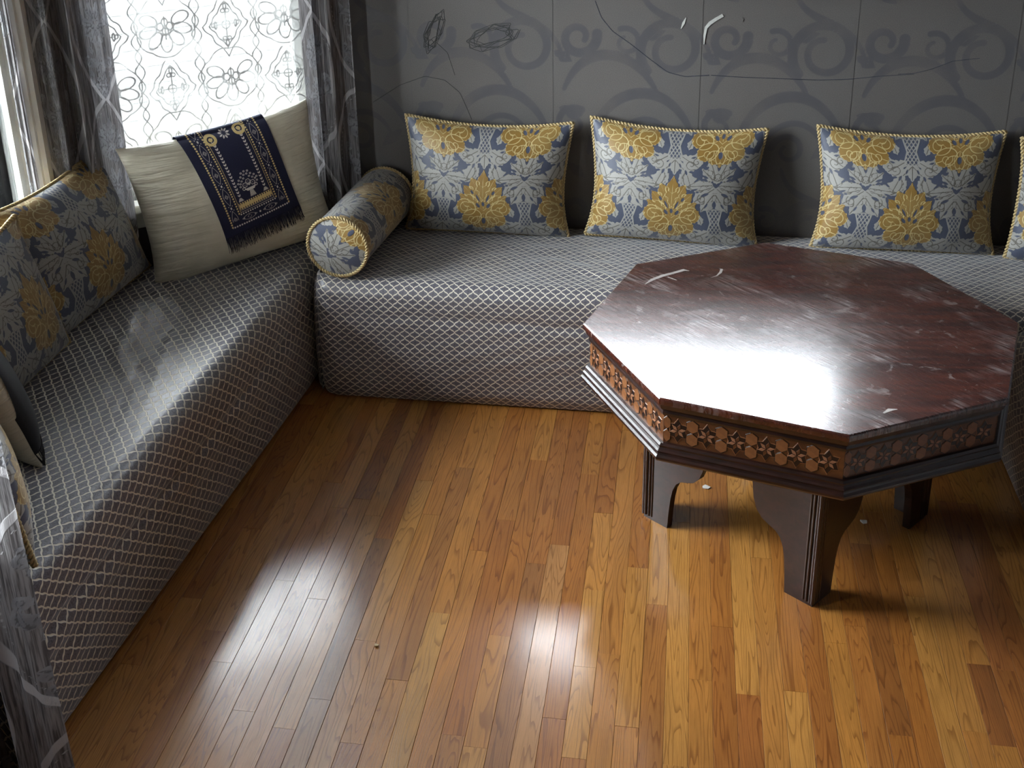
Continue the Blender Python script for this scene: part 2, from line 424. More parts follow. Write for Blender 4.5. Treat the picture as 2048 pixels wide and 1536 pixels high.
def mat_wallpaper():
    t = NT('charcoal_scroll_wallpaper'); s = t.attr('scroll'); l = t.attr('scroll_line')
    oc = t.objco()[3]; u, v = t.uv()
    fine = t.noise(t.xyz(u, v), 480.0, 2); blot = t.noise(t.xyz(u, v), 3.5, 4); lin = t.noise(t.xyz(t.m('MULTIPLY', u, 500), t.m('MULTIPLY', v, 60)), 1.0, 2)
    base = t.mix(t.step(fine, .35, .65), srgb(88, 85, 84), srgb(103, 100, 98))
    base = t.mix(t.m('MULTIPLY', t.step(blot, .4, .7), .25), base, srgb(90, 94, 97))
    sm_ = t.step(s, .003, -.002); fade = t.step(t.noise(t.xyz(u, v), 7.0, 2), .25, .6)
    c = t.mix(t.m('MULTIPLY', sm_, t.m('ADD', .3, t.m('MULTIPLY', fade, .5))), base, srgb(79, 79, 84))
    c = t.mix(t.m('MULTIPLY', t.step(l, .0016, .0004), .35), c, srgb(104, 102, 103))
    rough = t.m('SUBTRACT', .62, t.m('MULTIPLY', sm_, .17))
    h = t.m('ADD', t.m('MULTIPLY', fine, .6), t.m('ADD', t.m('MULTIPLY', lin, .3), t.m('MULTIPLY', sm_, -.5)))
    t.bsdf(c, rough, t.bump(h, .25, .001), .35)
    return t.mat
M_PAPER = mat_wallpaper()
M_WALL = plain('slate_wall', srgb(88, 87, 91), .7, 30, .08)
M_PLASTER = plain('far_wall_paint', srgb(188, 184, 176), .8, 12, .05)

def mat_satin():
    t = NT('beige_satin'); u, v = t.uv()
    n1 = t.noise(t.xyz(u, v), 8.0, 3); th = t.noise(t.xyz(t.m('MULTIPLY', u, 40), t.m('MULTIPLY', v, 500)), 1.0, 2)
    pl = t.noise(t.xyz(t.m('MULTIPLY', u, 5.5), t.m('MULTIPLY', v, 60)), 1.0, 3, .5, .4)
    c = t.mix(t.step(n1, .3, .7), srgb(186, 180, 160), srgb(204, 198, 178))
    edge = t.m('ADD', .12, t.step(t.m('ABSOLUTE', u), .10, .27))
    h = t.m('ADD', t.m('MULTIPLY', t.m('MULTIPLY', pl, 2.2), edge), t.m('MULTIPLY', th, .05))
    t.bsdf(c, .42, t.bump(h, .75, .008), .5, sheen=.2)
    return t.mat
M_SATIN = mat_satin()
def mat_mat():
    t = NT('navy_woven_mat'); g = t.attr('thread'); g2 = t.attr('thread_gold'); u, v = t.uv()
    w = t.noise(t.xyz(t.m('MULTIPLY', u, 700), t.m('MULTIPLY', v, 700)), 1.0, 1)
    nav = t.mix(t.step(w, .3, .7), srgb(16, 17, 34), srgb(34, 35, 62))
    k = t.m('MULTIPLY', t.step(g, .0007, -.0006), t.step(w, .18, .34)); k2 = t.m('MULTIPLY', t.step(g2, .0007, -.0006), t.step(w, .18, .34))
    c = t.mix(k, nav, srgb(204, 196, 186)); c = t.mix(k2, c, srgb(206, 182, 124))
    t.bsdf(c, .8, t.bump(t.m('ADD', w, t.m('MAXIMUM', k, k2)), .4, .001), .25, sheen=.35, sheen_tint=(.6, .65, 1))
    return t.mat
M_MAT = mat_mat()
M_FRINGE = plain('navy_fringe', srgb(20, 22, 44), .85, 90, .35)
M_FRINGE_SHADE = plain('shade_black_fringe', srgb(12, 12, 14), .8, 90, .3)  # fringe of the near mat, its shade put into the colour

def mat_curtain():
    t = NT('silver_jacquard_curtain'); o = t.attr('ogee'); m_ = t.attr('motif'); vn = t.attr('vein'); u, v = t.uv()
    st = t.noise(t.xyz(t.m('MULTIPLY', u, 260), t.m('MULTIPLY', v, 9)), 1.0, 3, .6, .3)
    blot = t.noise(t.xyz(u, v), 18.0, 3)
    base = t.mix(t.step(st, .35, .62), srgb(96, 93, 94), srgb(164, 161, 162))
    om = t.step(o, .001, -.001); mm = t.step(m_, .001, -.001); vm = t.step(vn, .002, .0006)
    mot = t.mix(t.step(blot, .3, .7), srgb(138, 138, 142), srgb(172, 172, 176))
    c = t.mix(mm, base, mot); c = t.mix(t.m('MULTIPLY', t.m('MULTIPLY', mm, vm), .7), c, srgb(92, 90, 92))
    c = t.mix(om, c, srgb(206, 204, 206))
    h = t.m('ADD', t.m('MULTIPLY', om, 1.3), t.m('ADD', t.m('MULTIPLY', mm, .8), t.m('ADD', t.m('MULTIPLY', t.m('MULTIPLY', vm, mm), -.8), t.m('MULTIPLY', st, .8))))
    nb = t.bump(h, .8, .003)
    p = t.bsdf(c, .45, nb, .5, sheen=.15, link=False)
    tr = t.n('BsdfTranslucent'); t.put(tr.inputs[0], t.mix(1.0, c, (.7, .7, .72, 1), 'MULTIPLY'))
    mx = t.n('MixShader'); mx.inputs[0].default_value = .40
    t.t.links.new(p, mx.inputs[1]); t.t.links.new(tr.outputs[0], mx.inputs[2]); t.t.links.new(mx.outputs[0], t.out.inputs[0])
    return t.mat
M_CURT = mat_curtain()
def mat_lace(dense=.56):
    t = NT('white_lace'); l = t.attr('lace'); u, v = t.uv()
    w = t.noise(t.xyz(t.m('MULTIPLY', u, 500), t.m('MULTIPLY', v, 500)), 1.0, 1)
    ln = t.m('MULTIPLY', t.step(l, .0029, .0011), t.m('ADD', .45, t.m('MULTIPLY', t.step(t.noise(t.xyz(u, v), 11.0, 2), .3, .6), .55)))
    fac = t.m('ADD', dense, t.m('MULTIPLY', ln, 1-dense-.03), clamp=True)
    tp = t.n('BsdfTransparent'); tp.inputs[0].default_value = (1, 1, 1, 1)
    tl = t.n('BsdfTranslucent'); t.put(tl.inputs[0], t.mix(ln, (.10, .102, .105, 1), (.022, .022, .023, 1)))
    df = t.n('BsdfDiffuse'); t.put(df.inputs[0], t.mix(t.step(w, .3, .7), srgb(226, 226, 226), srgb(242, 242, 240)))
    m1 = t.n('MixShader'); m1.inputs[0].default_value = .4
    t.t.links.new(tl.outputs[0], m1.inputs[1]); t.t.links.new(df.outputs[0], m1.inputs[2])
    m2 = t.n('MixShader'); t.put(m2.inputs[0], fac); t.t.links.new(tp.outputs[0], m2.inputs[1]); t.t.links.new(m1.outputs[0], m2.inputs[2])
    t.t.links.new(m2.outputs[0], t.out.inputs[0]); return t.mat
M_LACE = mat_lace()
def mat_glass(name='window_glass', tint=(.95, .97, .97, 1)):
    t = NT(name); tp = t.n('BsdfTransparent'); tp.inputs[0].default_value = tint
    gl = t.n('BsdfGlossy'); gl.inputs['Roughness'].default_value = .02; fr = t.n('Fresnel'); fr.inputs[0].default_value = 1.45
    mx = t.n('MixShader'); t.t.links.new(fr.outputs[0], mx.inputs[0]); t.t.links.new(tp.outputs[0], mx.inputs[1]); t.t.links.new(gl.outputs[0], mx.inputs[2])
    t.t.links.new(mx.outputs[0], t.out.inputs[0]); return t.mat
M_GLASS = mat_glass(); M_GLASS_T = mat_glass('tinted_window_glass', (.90, .92, .94, 1))
M_SIDING = plain('grey_siding_paint', srgb(84, 84, 82), .7, 5, .05)
M_GROUND = plain('outdoor_paving', srgb(76, 76, 73), .9, 3, .12)

# ------------------------------------------------------------------ walls with window openings
def wall_quad(name, a, b, openings, mat, z0=0.0, z1=Z_CEIL, th=.14, n=None):
    """wall from a to b (plan), n = inward normal; openings = [(s0, s1, z0, z1)] along a->b; real thickness outwards"""
    L = math.hypot(b[0]-a[0], b[1]-a[1]); d = ((b[0]-a[0])/L, (b[1]-a[1])/L)
    ss = sorted({0.0, L, *[o[0] for o in openings], *[o[1] for o in openings]})
    zs = sorted({z0, z1, *[o[2] for o in openings], *[o[3] for o in openings]})
    V, Fc = [], []
    for i in range(len(ss)-1):
        for j in range(len(zs)-1):
            cs, cz = (ss[i]+ss[i+1])/2, (zs[j]+zs[j+1])/2
            if any(o[0] < cs < o[1] and o[2] < cz < o[3] for o in openings): continue
            v, f = box_vf(ss[i], ss[i+1], -th, 0, zs[j], zs[j+1]); k = len(V)
            for (s, t, z) in v: V.append((a[0]+d[0]*s+n[0]*t, a[1]+d[1]*s+n[1]*t, z))
            Fc += [tuple(q+k for q in r) for r in f]
    o = obj(name, mesh(name, V, Fc, mat)); tag(o, kind='structure'); return o

DIAG = math.hypot(BAY_L[0]-BAY_R[0], BAY_L[1]-BAY_R[1])
LW = BAY_L[1]-BAY_L2[1]
D_OP = (.13, DIAG-.13)                               # opening along the diagonal, from BAY_R
L_OP = (.10, LW-.10)
B_OP = (.61, 1.87, 1.385, 1.70)                       # high window of the back wall, from its left end
wall_back = wall_quad('wall_back', BAY_R, (X_RIGHT, Y_BACK), [B_OP], M_WALL, n=(0, -1))
wall_bay = wall_quad('wall_bay_back', BAY_R, BAY_L, [(D_OP[0], D_OP[1], WIN_Z0, WIN_Z1)], M_WALL, n=N1)
wall_left = wall_quad('wall_left', BAY_L, BAY_L2, [(L_OP[0], L_OP[1], WIN_Z0, WIN_Z1)], M_WALL, n=(1, 0))
wall_bay2 = wall_quad('wall_bay_front', BAY_L2, BAY_R2, [(DIAG-.60, DIAG-.14, WIN_Z0, WIN_Z1)], M_WALL, n=N2)
wall_fl = wall_quad('wall_front_left', BAY_R2, (BAY_R2[0], Y_FRONT), [], M_PLASTER, n=(1, 0))
wall_right = wall_quad('wall_right', (X_RIGHT, Y_BACK), (X_RIGHT, Y_FRONT), [], M_WALL, n=(-1, 0))
wall_front = wall_quad('wall_front', (X_RIGHT, Y_FRONT), (BAY_R2[0], Y_FRONT), [], M_PLASTER, n=(0, 1))
V, Fc = box_vf(-2.4, 2.0, -2.5, 4.4, Z_CEIL, Z_CEIL+.1)
tag(obj('ceiling', mesh('ceiling', V, Fc, M_CEIL)), kind='structure')

def window(idx, a, d, n, s0, s1, z0, z1, mull=True, sill=True):
    """casing, sash, glass and sill of one window; a = plan start of the wall, d along it, n inward"""
    cx, cy = a[0]+d[0]*(s0+s1)/2, a[1]+d[1]*(s0+s1)/2
    root = empty('window_%d' % idx, (cx, cy, z0), math.atan2(d[1], d[0])); tag(root, kind='structure')
    sgn = 1 if (-d[1]*n[0]+d[0]*n[1]) > 0 else -1    # local +y is inward when sgn = 1
    w = (s1-s0)/2; h = z1-z0
    Y = lambda y0, y1: (min(sgn*y0, sgn*y1), max(sgn*y0, sgn*y1))
    c = .062
    obj('casing', multi_box('casing', [(-w-c, -w, *Y(-.01, .018), -.03, h+c), (w, w+c, *Y(-.01, .018), -.03, h+c), (-w-c-.01, w+c+.01, *Y(-.01, .024), h, h+c)], M_WHITE), root)
    f = .04 if mull else .022
    bars = [(-w, -w+f, *Y(-.10, -.06), 0, h), (w-f, w, *Y(-.10, -.06), 0, h), (-w, w, *Y(-.10, -.06), 0, f+(.02 if mull else 0)), (-w, w, *Y(-.10, -.06), h-f, h)]
    if mull: bars.append((-w, w, *Y(-.105, -.06), h*.53, h*.53+.045))
    obj('sash', multi_box('sash', bars, M_WHITE), root)
    obj('jamb', multi_box('jamb', [(-w, -w+.012, *Y(-.14, 0), 0, h), (w-.012, w, *Y(-.14, 0), 0, h), (-w, w, *Y(-.14, 0), h-.012, h)], M_WHITE), root)
    obj('glass_pane', multi_box('glass_pane', [(-w+f, w-f, *Y(-.084, -.080), f+.02 if mull else f, h*.53 if mull else h-f)], M_GLASS if mull else M_GLASS_T), root)
    if mull: obj('glass_pane', multi_box('glass_pane', [(-w+f, w-f, *Y(-.084, -.080), h*.53+.045, h-f)], M_GLASS), root)
    if sill:
        y0, y1 = Y(-.13, .06)
        obj('sill', bevel_box('sill', -w-c-.02, w+c+.02, y0, y1, -.03 if mull else -.02, 0, M_WHITE, .008), root)
        y0, y1 = Y(0, .018)
        if mull: obj('sill_apron', bevel_box('sill_apron', -w-c, w+c, y0, y1, -.10, -.03, M_WHITE, .005), root)
    portal('daylight_portal', cx-n[0]*.12, cy-n[1]*.12, z0+h/2, s1-s0, h, n[0], n[1])
    return root
dB = ((BAY_L[0]-BAY_R[0])/DIAG, (BAY_L[1]-BAY_R[1])/DIAG)
window(1, BAY_R, dB, N1, D_OP[0], D_OP[1], WIN_Z0, WIN_Z1)
window(2, (BAY_R[0], Y_BACK), (1, 0), (0, -1), B_OP[0], B_OP[1], B_OP[2], B_OP[3], mull=False)
window(3, BAY_L, (0, -1), (1, 0), L_OP[0], L_OP[1], WIN_Z0, WIN_Z1)
d2 = ((BAY_R2[0]-BAY_L2[0])/DIAG, (BAY_R2[1]-BAY_L2[1])/DIAG)
window(4, BAY_L2, d2, N2, DIAG-.60, DIAG-.14, WIN_Z0, WIN_Z1)

# ------------------------------------------------------------------ wallpaper strips on the back wall
PW = .525; SEAMS0 = -.46                             # a seam at x = -.46, strips .525 wide
def paper_mesh(w, z0, z1, phase):
    nu, nv = max(3, int(w/.006)), int((z1-z0)/.006)
    x = np.linspace(0, w, nu); z = np.linspace(z0, z1, nv); X, Z = np.meshgrid(x, z, indexing='ij')
    Xp = X+phase
    S = np.full(X.shape, 9.0, np.float32); Ln = S.copy()
    P = .66                                           # vertical repeat
    def scroll(cx, cz, r, a0, turns, wd, tail=None):
        pts = spiral(cx, cz, r, r*.28, a0, turns, 34); ww = np.linspace(wd, wd*.35, 34)
        if tail is not None:
            tb = bez(tail[0], tail[1], tail[2], pts[0], 14); pts = np.concatenate([tb[:-1], pts]); ww = np.concatenate([np.linspace(.002, wd, 13), ww])
        return pts, ww
    tp = lambda n, w: w*(.3+.7*np.sin(PI*np.linspace(.04, .96, n)))
    items = [(spiral(.42, 1.15, .115, .045, -2.4, -1.35, 40), np.linspace(.017, .010, 40)),
             (bez((.04, 1.0), (.10, 1.17), (.28, 1.17), (.37, 1.0), 24), tp(24, .019)),
             (spiral(.26, 1.175, .052, .02, 2.0, -1.0, 26), np.linspace(.010, .006, 26)),
             (spiral(.09, 1.19, .068, .024, .2, -1.1, 28), np.linspace(.018, .010, 28)),
             (bez((.13, .76), (.16, 1.04), (.43, 1.07), (.51, .82), 26), tp(26, .020)),
             (bez((.20, .74), (.24, .92), (.40, .95), (.45, .78), 22), tp(22, .011)),
             (spiral(.07, .87, .062, .02, 1.0, 1.1, 28), np.linspace(.013, .006, 28)),
             (spiral(.32, .79, .06, .02, 3.0, -1.1, 28), np.linspace(.012, .006, 28)),
             (bez((.30, 1.38), (.34, 1.22), (.50, 1.30), (.56, 1.12), 22), tp(22, .013))]
    for pts, ww in items:
        for kx in (-PW, 0, PW):
            for kz in (-P, 0, P, -2*P):
                q = pts+np.array([kx, kz]); 
                if q[:, 0].max() < -.05 or q[:, 0].min() > PW+.05 or q[:, 1].max() < z0-.05 or q[:, 1].min() > z1+.05: continue
                d = stroke(Xp, Z, q, ww); S = np.minimum(S, d)
                Ln = np.minimum(Ln, np.abs(d-.004))
    for (p, q, w_) in (((.02, .93), (.11, .90), .022), ((.48, .83), (.40, .76), .018), ((.30, .52), (.40, .56), .016), ((.05, .72), (.12, .66), .018), ((.0, 1.14), (.07, 1.10), .018)):
        for kx in (-PW, 0, PW):
            for kz in (-P, 0, P, -2*P):
                S = np.minimum(S, leaf(Xp, Z, (p[0]+kx, p[1]+kz), (q[0]+kx, q[1]+kz), w_, 2)[0])
    Pn = np.stack([X, 0*X-.0012, Z], -1)
    return grid_mesh('wallpaper_panel', Pn, M_PAPER, np.stack([X+phase, Z], -1), {'scroll': S, 'scroll_line': Ln}, sm=False)
pm = paper_mesh(PW-.0014, 0.0, 1.362, 0)
for k in range(5):
    x0 = SEAMS0+(k-1)*PW
    if x0+PW > X_RIGHT: break
    obj('wallpaper_panel', pm, wall_back, (x0, Y_BACK-.0006-(.0006 if k % 2 else 0), 0))
obj('wallpaper_panel', paper_mesh(SEAMS0-PW-BAY_R[0]-.001, 0, 1.362, PW-(SEAMS0-PW-BAY_R[0])), wall_back, (BAY_R[0], Y_BACK-.0008, 0))
# crayon and pencil marks, a crease and torn flecks on the paper
M_PENCIL = plain('grey_pencil', srgb(56, 58, 58), .8, 60, .2)
M_INKB = plain('dark_blue_crayon', srgb(50, 52, 66), .8, 60, .2)
M_TORN = plain('torn_paper_white', srgb(176, 178, 174), .8, 60, .08)
def wall_pt(u, v):
    D = rt*((u-P_X)/F_PX)+up*((P_Y-v)/F_PX)+fw; t = Y_BACK/D.y
    return (D.x*t, CAM_H+D.z*t)
def mark(name, pix, r, mat, smooth_n=120):
    p = np.array([wall_pt(*q) for q in pix]); n = len(p)
    L = np.concatenate([[0], np.cumsum(np.linalg.norm(np.diff(p, axis=0), axis=1))])
    s = np.linspace(0, L[-1], smooth_n); x = np.interp(s, L, p[:, 0]); z = np.interp(s, L, p[:, 1])
    k = np.ones(5)/5; xs = np.convolve(np.pad(x, 2, 'edge'), k, 'valid'); zs = np.convolve(np.pad(z, 2, 'edge'), k, 'valid')
    V, Q = tube(np.stack([xs, np.full(smooth_n, Y_BACK-.0022), zs], 1), r, 4)
    return obj(name, raw_mesh(name, V, Q, mat), wall_back)
def scribble(cx, cy, rx, ry, turns, tilt, seed):
    q = random.Random(seed); out = []
    for i in range(turns*9):
        a = i*2*PI/9; k = q.uniform(.35, 1.1)
        x, y = rx*k*math.cos(a), ry*k*math.sin(a)
        out.append((cx+x*math.cos(tilt)-y*math.sin(tilt), cy+x*math.sin(tilt)+y*math.cos(tilt)))
    return out
mark('pencil_scribble', scribble(868, 62, 17, 46, 9, .35, 1), .0008, M_PENCIL, 900)
mark('pencil_scribble', scribble(985, 75, 55, 24, 8, -.3, 2), .0008, M_PENCIL, 900)
mark('pencil_line', [(870, 82), (895, 105), (905, 135), (910, 150)], .0008, M_PENCIL)
mark('pencil_arc', [(745, 205), (800, 170), (850, 152), (890, 160), (920, 185), (938, 225), (944, 240)], .0009, M_PENCIL)
mark('crayon_line', [(1190, 0), (1203, 35), (1225, 62), (1262, 88), (1300, 118), (1335, 144), (1370, 153), (1420, 150)], .0016, M_INKB)
mark('wallpaper_crease', [(1420, 150), (1480, 154), (1560, 157), (1640, 160), (1700, 158), (1760, 152), (1830, 148)], .0012, M_INKB)
mark('wallpaper_crease', [(1795, 148), (1830, 146), (1860, 139), (1905, 122), (1960, 116)], .0011, M_INKB)
def fleck(name, pix, wid, mat=M_TORN):
    p = np.array([wall_pt(*q) for q in pix]); t = np.gradient(p, axis=0); t /= np.linalg.norm(t, axis=1)[:, None]
    nrm = np.stack([-t[:, 1], t[:, 0]], 1); w = np.array(wid)[:, None]
    a, b = p+nrm*w, p-nrm*w; y0, y1 = Y_BACK-.0016, Y_BACK-.0035; n = len(p)
    V = [(x, y1, z) for x, z in a]+[(x, y1-.001, z) for x, z in b]+[(x, y0, z) for x, z in a]+[(x, y0, z) for x, z in b]
    Fc = []
    for i in range(n-1):
        Fc += [(i, i+1, n+i+1, n+i), (2*n+i, 3*n+i, 3*n+i+1, 2*n+i+1), (i, 2*n+i, 2*n+i+1, i+1), (n+i, n+i+1, 3*n+i+1, 3*n+i)]
    obj(name, mesh(name, V, Fc, mat), wall_back)
fleck('torn_paper_fleck', [(1408, 88), (1409, 72), (1412, 55), (1420, 46), (1432, 38), (1446, 30)], [.001, .0035, .005, .006, .0055, .0055])
fleck('torn_paper_fleck', [(1362, 57), (1367, 46), (1372, 35)], [.001, .0045, .001])
fleck('torn_paper_fleck', [(1484, 34), (1487, 38), (1485, 43)], [.0005, .0012, .0005])

# ------------------------------------------------------------------ floor of oak strips
BW = .05708; BX0 = None
floor = bpy.data.objects.new('floor', mesh('floor', *box_vf(-2.3, 2.0, -2.4, 4.2, -.06, -.004), M_GAP)); link(floor); tag(floor, kind='structure')
XO = .28*BW                                            # phase of the joints
def col_of(x): return math.floor((x-XO)/BW)
def fpt(u, v):
    D = rt*((u-P_X)/F_PX)+up*((P_Y-v)/F_PX)+fw; t = -CAM_H/D.z
    return D.x*t, D.y*t
ENDS = {}                                              # joints read off the photograph: (pixel in the strip) -> end position
for u, v in ((767, 1077), (730, 1281), (635, 1198), (862, 1029), (955, 1101), (1013, 1040), (1120, 1090), (1073, 1127), (1205, 1026), (998, 1271),
             (795, 1360), (637, 1398), (905, 1470), (1110, 1437), (1152, 1517), (1256, 1454), (1446, 1254), (1403, 1360), (1951, 1328), (2008, 1492),
             (725, 998), (1340, 1530), (1503, 1390), (1160, 1333), (1185, 1180), (580, 1458), (850, 961), (1072, 920), (1950, 1008), (2010, 1104),
             (655, 964), (925, 935), (395, 1197), (420, 1260), (255, 1328), (470, 1420), (560, 1160), (1660, 1285), (1790, 1470)):
    x, y = fpt(u, v); ENDS.setdefault(col_of(x), []).append(y)
TONE = [srgb(r*.90, g*.87, b_*.77) for r, g, b_ in ((196, 138, 74), (200, 143, 78), (192, 133, 70), (187, 127, 66), (182, 121, 62), (203, 148, 83), (176, 115, 60), (197, 140, 74), (206, 152, 86))]
DARKSET = {}                                           # strips whose tone is plain in the photograph
for u, v, tn in ((690, 1240, srgb(126, 88, 62)), (1130, 1040, srgb(156, 92, 46)), (1060, 1200, srgb(140, 92, 58)), (1080, 1060, srgb(166, 104, 54)), (900, 1060, srgb(168, 112, 58)),
                 (800, 1290, srgb(160, 106, 56)), (735, 985, srgb(140, 84, 42)), (1945, 1010, srgb(150, 88, 46)), (1905, 1010, srgb(188, 134, 66)), (1880, 1010, srgb(158, 92, 50)),
                 (1790, 1400, srgb(134, 78, 40)), (1720, 1350, srgb(176, 112, 54)), (1985, 1410, srgb(128, 72, 40)), (1500, 1400, srgb(160, 92, 46)), (1560, 1350, srgb(190, 132, 66)),
                 (640, 1050, srgb(206, 160, 96)), (580, 1110, srgb(186, 132, 84)), (735, 1330, srgb(186, 132, 70)), (820, 1450, srgb(198, 150, 78)), (1100, 1330, srgb(186, 136, 88)),
                 (905, 1500, srgb(160, 106, 56)), (1230, 1200, srgb(188, 128, 64)), (1310, 1350, srgb(166, 108, 56)), (600, 1470, srgb(150, 110, 76)), (855, 990, srgb(200, 148, 80))):
    DARKSET[fpt(u, v)] = tn
def plank_mesh(L):
    w = BW/2-.0003; b = .0006; t = .0
    xs = [(-w, -.010), (-w, -b), (-w+b, 0), (w-b, 0), (w, -b), (w, -.010)]
    V = [(x, -L/2+.0003, z) for x, z in xs]+[(x, L/2-.0003, z) for x, z in xs]
    Fc = [(i, i+1, 7+i, 6+i) for i in range(5)]+[(5, 4, 3, 2, 1, 0), (6, 7, 8, 9, 10, 11)]
    Fc = [tuple(reversed(f)) if len(f) == 4 else f for f in Fc]
    me = mesh('plank', V, Fc, M_OAK); return me
rest = []
c0, c1 = col_of(-1.50), col_of(1.12)
Y0, Y1 = 1.50, 3.56
for c in range(col_of(-2.2), col_of(1.9)):
    xc = XO+(c+.5)*BW; q = random.Random(c*31+5)
    if not (c0 <= c <= c1): rest.append((xc, -2.3, 4.15)); continue
    ends = sorted(ENDS.get(c, [])); ends = [e for i, e in enumerate(ends) if i == 0 or e-ends[i-1] > .12]
    ys = [Y0-.6]; lim = 3.95
    known = ends+[lim]
    for e in known:
        while e-ys[-1] > 1.25:
            nx = ys[-1]+q.uniform(.55, 1.1)
            if e-nx < .25: nx = e-q.uniform(.3, .5)
            ys.append(nx)
        ys.append(e)
    rest.append((xc, -2.3, ys[0])); rest.append((xc, ys[-1], 4.15))
    for y0, y1 in zip(ys, ys[1:]):
        tn = q.choice(TONE)
        for (dx, dy), t_ in DARKSET.items():
            if abs(dx-xc) < BW/2 and y0 < dy < y1: tn = tuple(.66*a_*.85+.34*b_ for a_, b_ in zip(t_, TONE[0]))
        o = obj('plank', plank_mesh(y1-y0), floor, (xc, (y0+y1)/2, q.uniform(-.0003, .0003)))
        o.color = (*tn, 1)
V, Fc = [], []
for xc, y0, y1 in rest:
    n = len(V); a = BW/2-.0004
    V += [(xc-a, y0, 0), (xc+a, y0, 0), (xc+a, y1, 0), (xc-a, y1, 0)]; Fc.append((n, n+1, n+2, n+3))
o = obj('planks_beyond', mesh('planks_beyond', V, Fc, M_OAK), floor); o.color = (*srgb(190, 130, 66), 1); tag(o, kind='stuff')

# ------------------------------------------------------------------ divans
def wob(x, y, s=1.0):
    return (np.sin(x*9.1*s+y*3.3)+np.sin(y*11.7*s-x*4.1+1.3)+.6*np.sin((x+y)*23*s+.7)+.5*np.sin((x-1.7*y)*31*s))/3.1
def divan_profile(depth, n_front=46, n_arc=16, n_top=64, r=.055, h=SEAT):
    """girth polyline from the floor up the front, over the top edge, to the back: (out, z) with out = 0 at the front plane, negative = back"""
    pts = [(0, .006)]
    for z in np.linspace(.03, h-r, n_front): pts.append((0, z))
    for a in np.linspace(0, PI/2, n_arc)[1:]: pts.append((-r+r*math.cos(a), h-r+r*math.sin(a)))
    for t in np.linspace(0, 1, n_top)[1:]: pts.append((-r-(depth-r)*t, h))
    return np.array(pts)
def divan_mesh(name, length, depth, ns, front=None, back=None, left_r=.0, seed=0.0, dents=()):
    """local: x along the length, y = out (front plane at 0, back at -depth), z up. front(x)/back(x) shift the plan outline"""
    pr = divan_profile(depth); ar = np.concatenate([[0], np.cumsum(np.linalg.norm(np.diff(pr, axis=0), axis=1))])
    x = np.linspace(0, length, ns); X, A = np.meshgrid(x, ar, indexing='ij')
    O = np.broadcast_to(pr[:, 0], X.shape).copy(); Z = np.broadcast_to(pr[:, 1], X.shape).copy()
    # bulging front, tuck at the floor, a soft groove where the mattress rests on its base
    fz = np.clip(Z/SEAT, 0, 1); isf = O > -.06
    bulge = .010*np.sin(PI*fz)+.006*wob(X+seed, Z*2)*np.sin(PI*np.clip(fz*1.05, 0, 1))
    gz = .325+.02*np.sin(X*2.1+seed)-.03*np.clip(X/length, 0, 1)
    groove = -.013*np.exp(-((Z-gz)/.017)**2)*np.clip(.25+.9*X/length, 0, 1)
    groove += -.006*np.exp(-((Z-.2-.02*np.sin(X*3+seed))/.02)**2)*np.clip(1.6*X/length-.3, 0, 1)
    tuck = -.018*np.exp(-(Z/.03)**2)
    O = O+np.where(isf, bulge+groove+tuck, 0)
    top = np.clip((-O-.03)/.1, 0, 1)*(Z > SEAT-.06)
    Z = Z+top*(.006*np.sin(PI*np.clip(-O/depth, 0, 1))+.0035*wob(X*1.3+seed, O*2.4))
    for cx, cy, rx, ry, a, amp in dents:              # shallow wrinkles on the top
        c, s = math.cos(a), math.sin(a); du = ((X-cx)*c+(O-cy)*s)/rx; dv = (-(X-cx)*s+(O-cy)*c)/ry
        Z = Z+top*amp*np.exp(-du**2)*np.cos(dv*2.2)*np.exp(-(dv/2)**2)
    # rounded ends
    if left_r > 0:
        e = np.clip((left_r-X)/left_r, 0, 1); O = np.where(isf, O-left_r*(1-np.sqrt(np.clip(1-e**2, 0, 1)))*.9, O)
        Z = Z-top*.03*np.clip((.05-X)/.05, 0, 1)**2
        X = X+.01*np.exp(-(Z-.25)**2/.03)*0
    if front is not None: O = O+front(X)*np.clip(1+O/depth, 0, 1)
    if back is not None: O = np.maximum(O, back(X))
    P = np.stack([X, O, Z], -1); UV = np.stack([X+.003*wob(X*2, A*2), A], -1)
    return P, UV
def close_ends(P, UV):
    """add skirt rows at both ends so that the block is closed: end faces, pattern continuing down"""
    def end(row, uvr, sgn):
        rows, uvs = [], []
        for k, f in enumerate((1.0, .97, .9, .75, .5, .25, 0)):
            q = row.copy(); q[:, 2] = row[:, 2]*f
            q[:, 0] = row[:, 0]+sgn*(.012*math.sin(PI*min(1, (1-f)*1.1))+(.006 if k else 0))
            rows.append(q); uv = uvr.copy(); uv[:, 0] = uvr[:, 0]+sgn*(row[:, 2]-q[:, 2]); uvs.append(uv)
        return rows, uvs
    a, ua = end(P[0], UV[0], -1); b, ub = end(P[-1], UV[-1], 1)
    return np.concatenate([np.array(a[::-1][:-1]), P, np.array(b[1:])]), np.concatenate([np.array(ua[::-1][:-1]), UV, np.array(ub[1:])])
def to_world(P, origin, ex, eo):
    return np.stack([origin[0]+P[..., 0]*ex[0]+P[..., 1]*eo[0], origin[1]+P[..., 0]*ex[1]+P[..., 1]*eo[1], P[..., 2]], -1)
def add_divan(name, label, origin, ex, eo, length, depth, ns, cell=1.0, **kw):
    P, UV = close_ends(*divan_mesh(name, length, depth, ns, **kw))
    UV = UV/cell
    W = to_world(P, origin, ex, eo)-np.array([origin[0], origin[1], 0])
    if ex[0]*eo[1]-ex[1]*eo[0] < 0: W, UV = W[:, ::-1], UV[:, ::-1]
    me = grid_mesh(name, W, M_LAT, UV)
    o = obj(name, me, None, (origin[0], origin[1], 0)); return tag(o, label, 'divan', 'low divans round the walls')
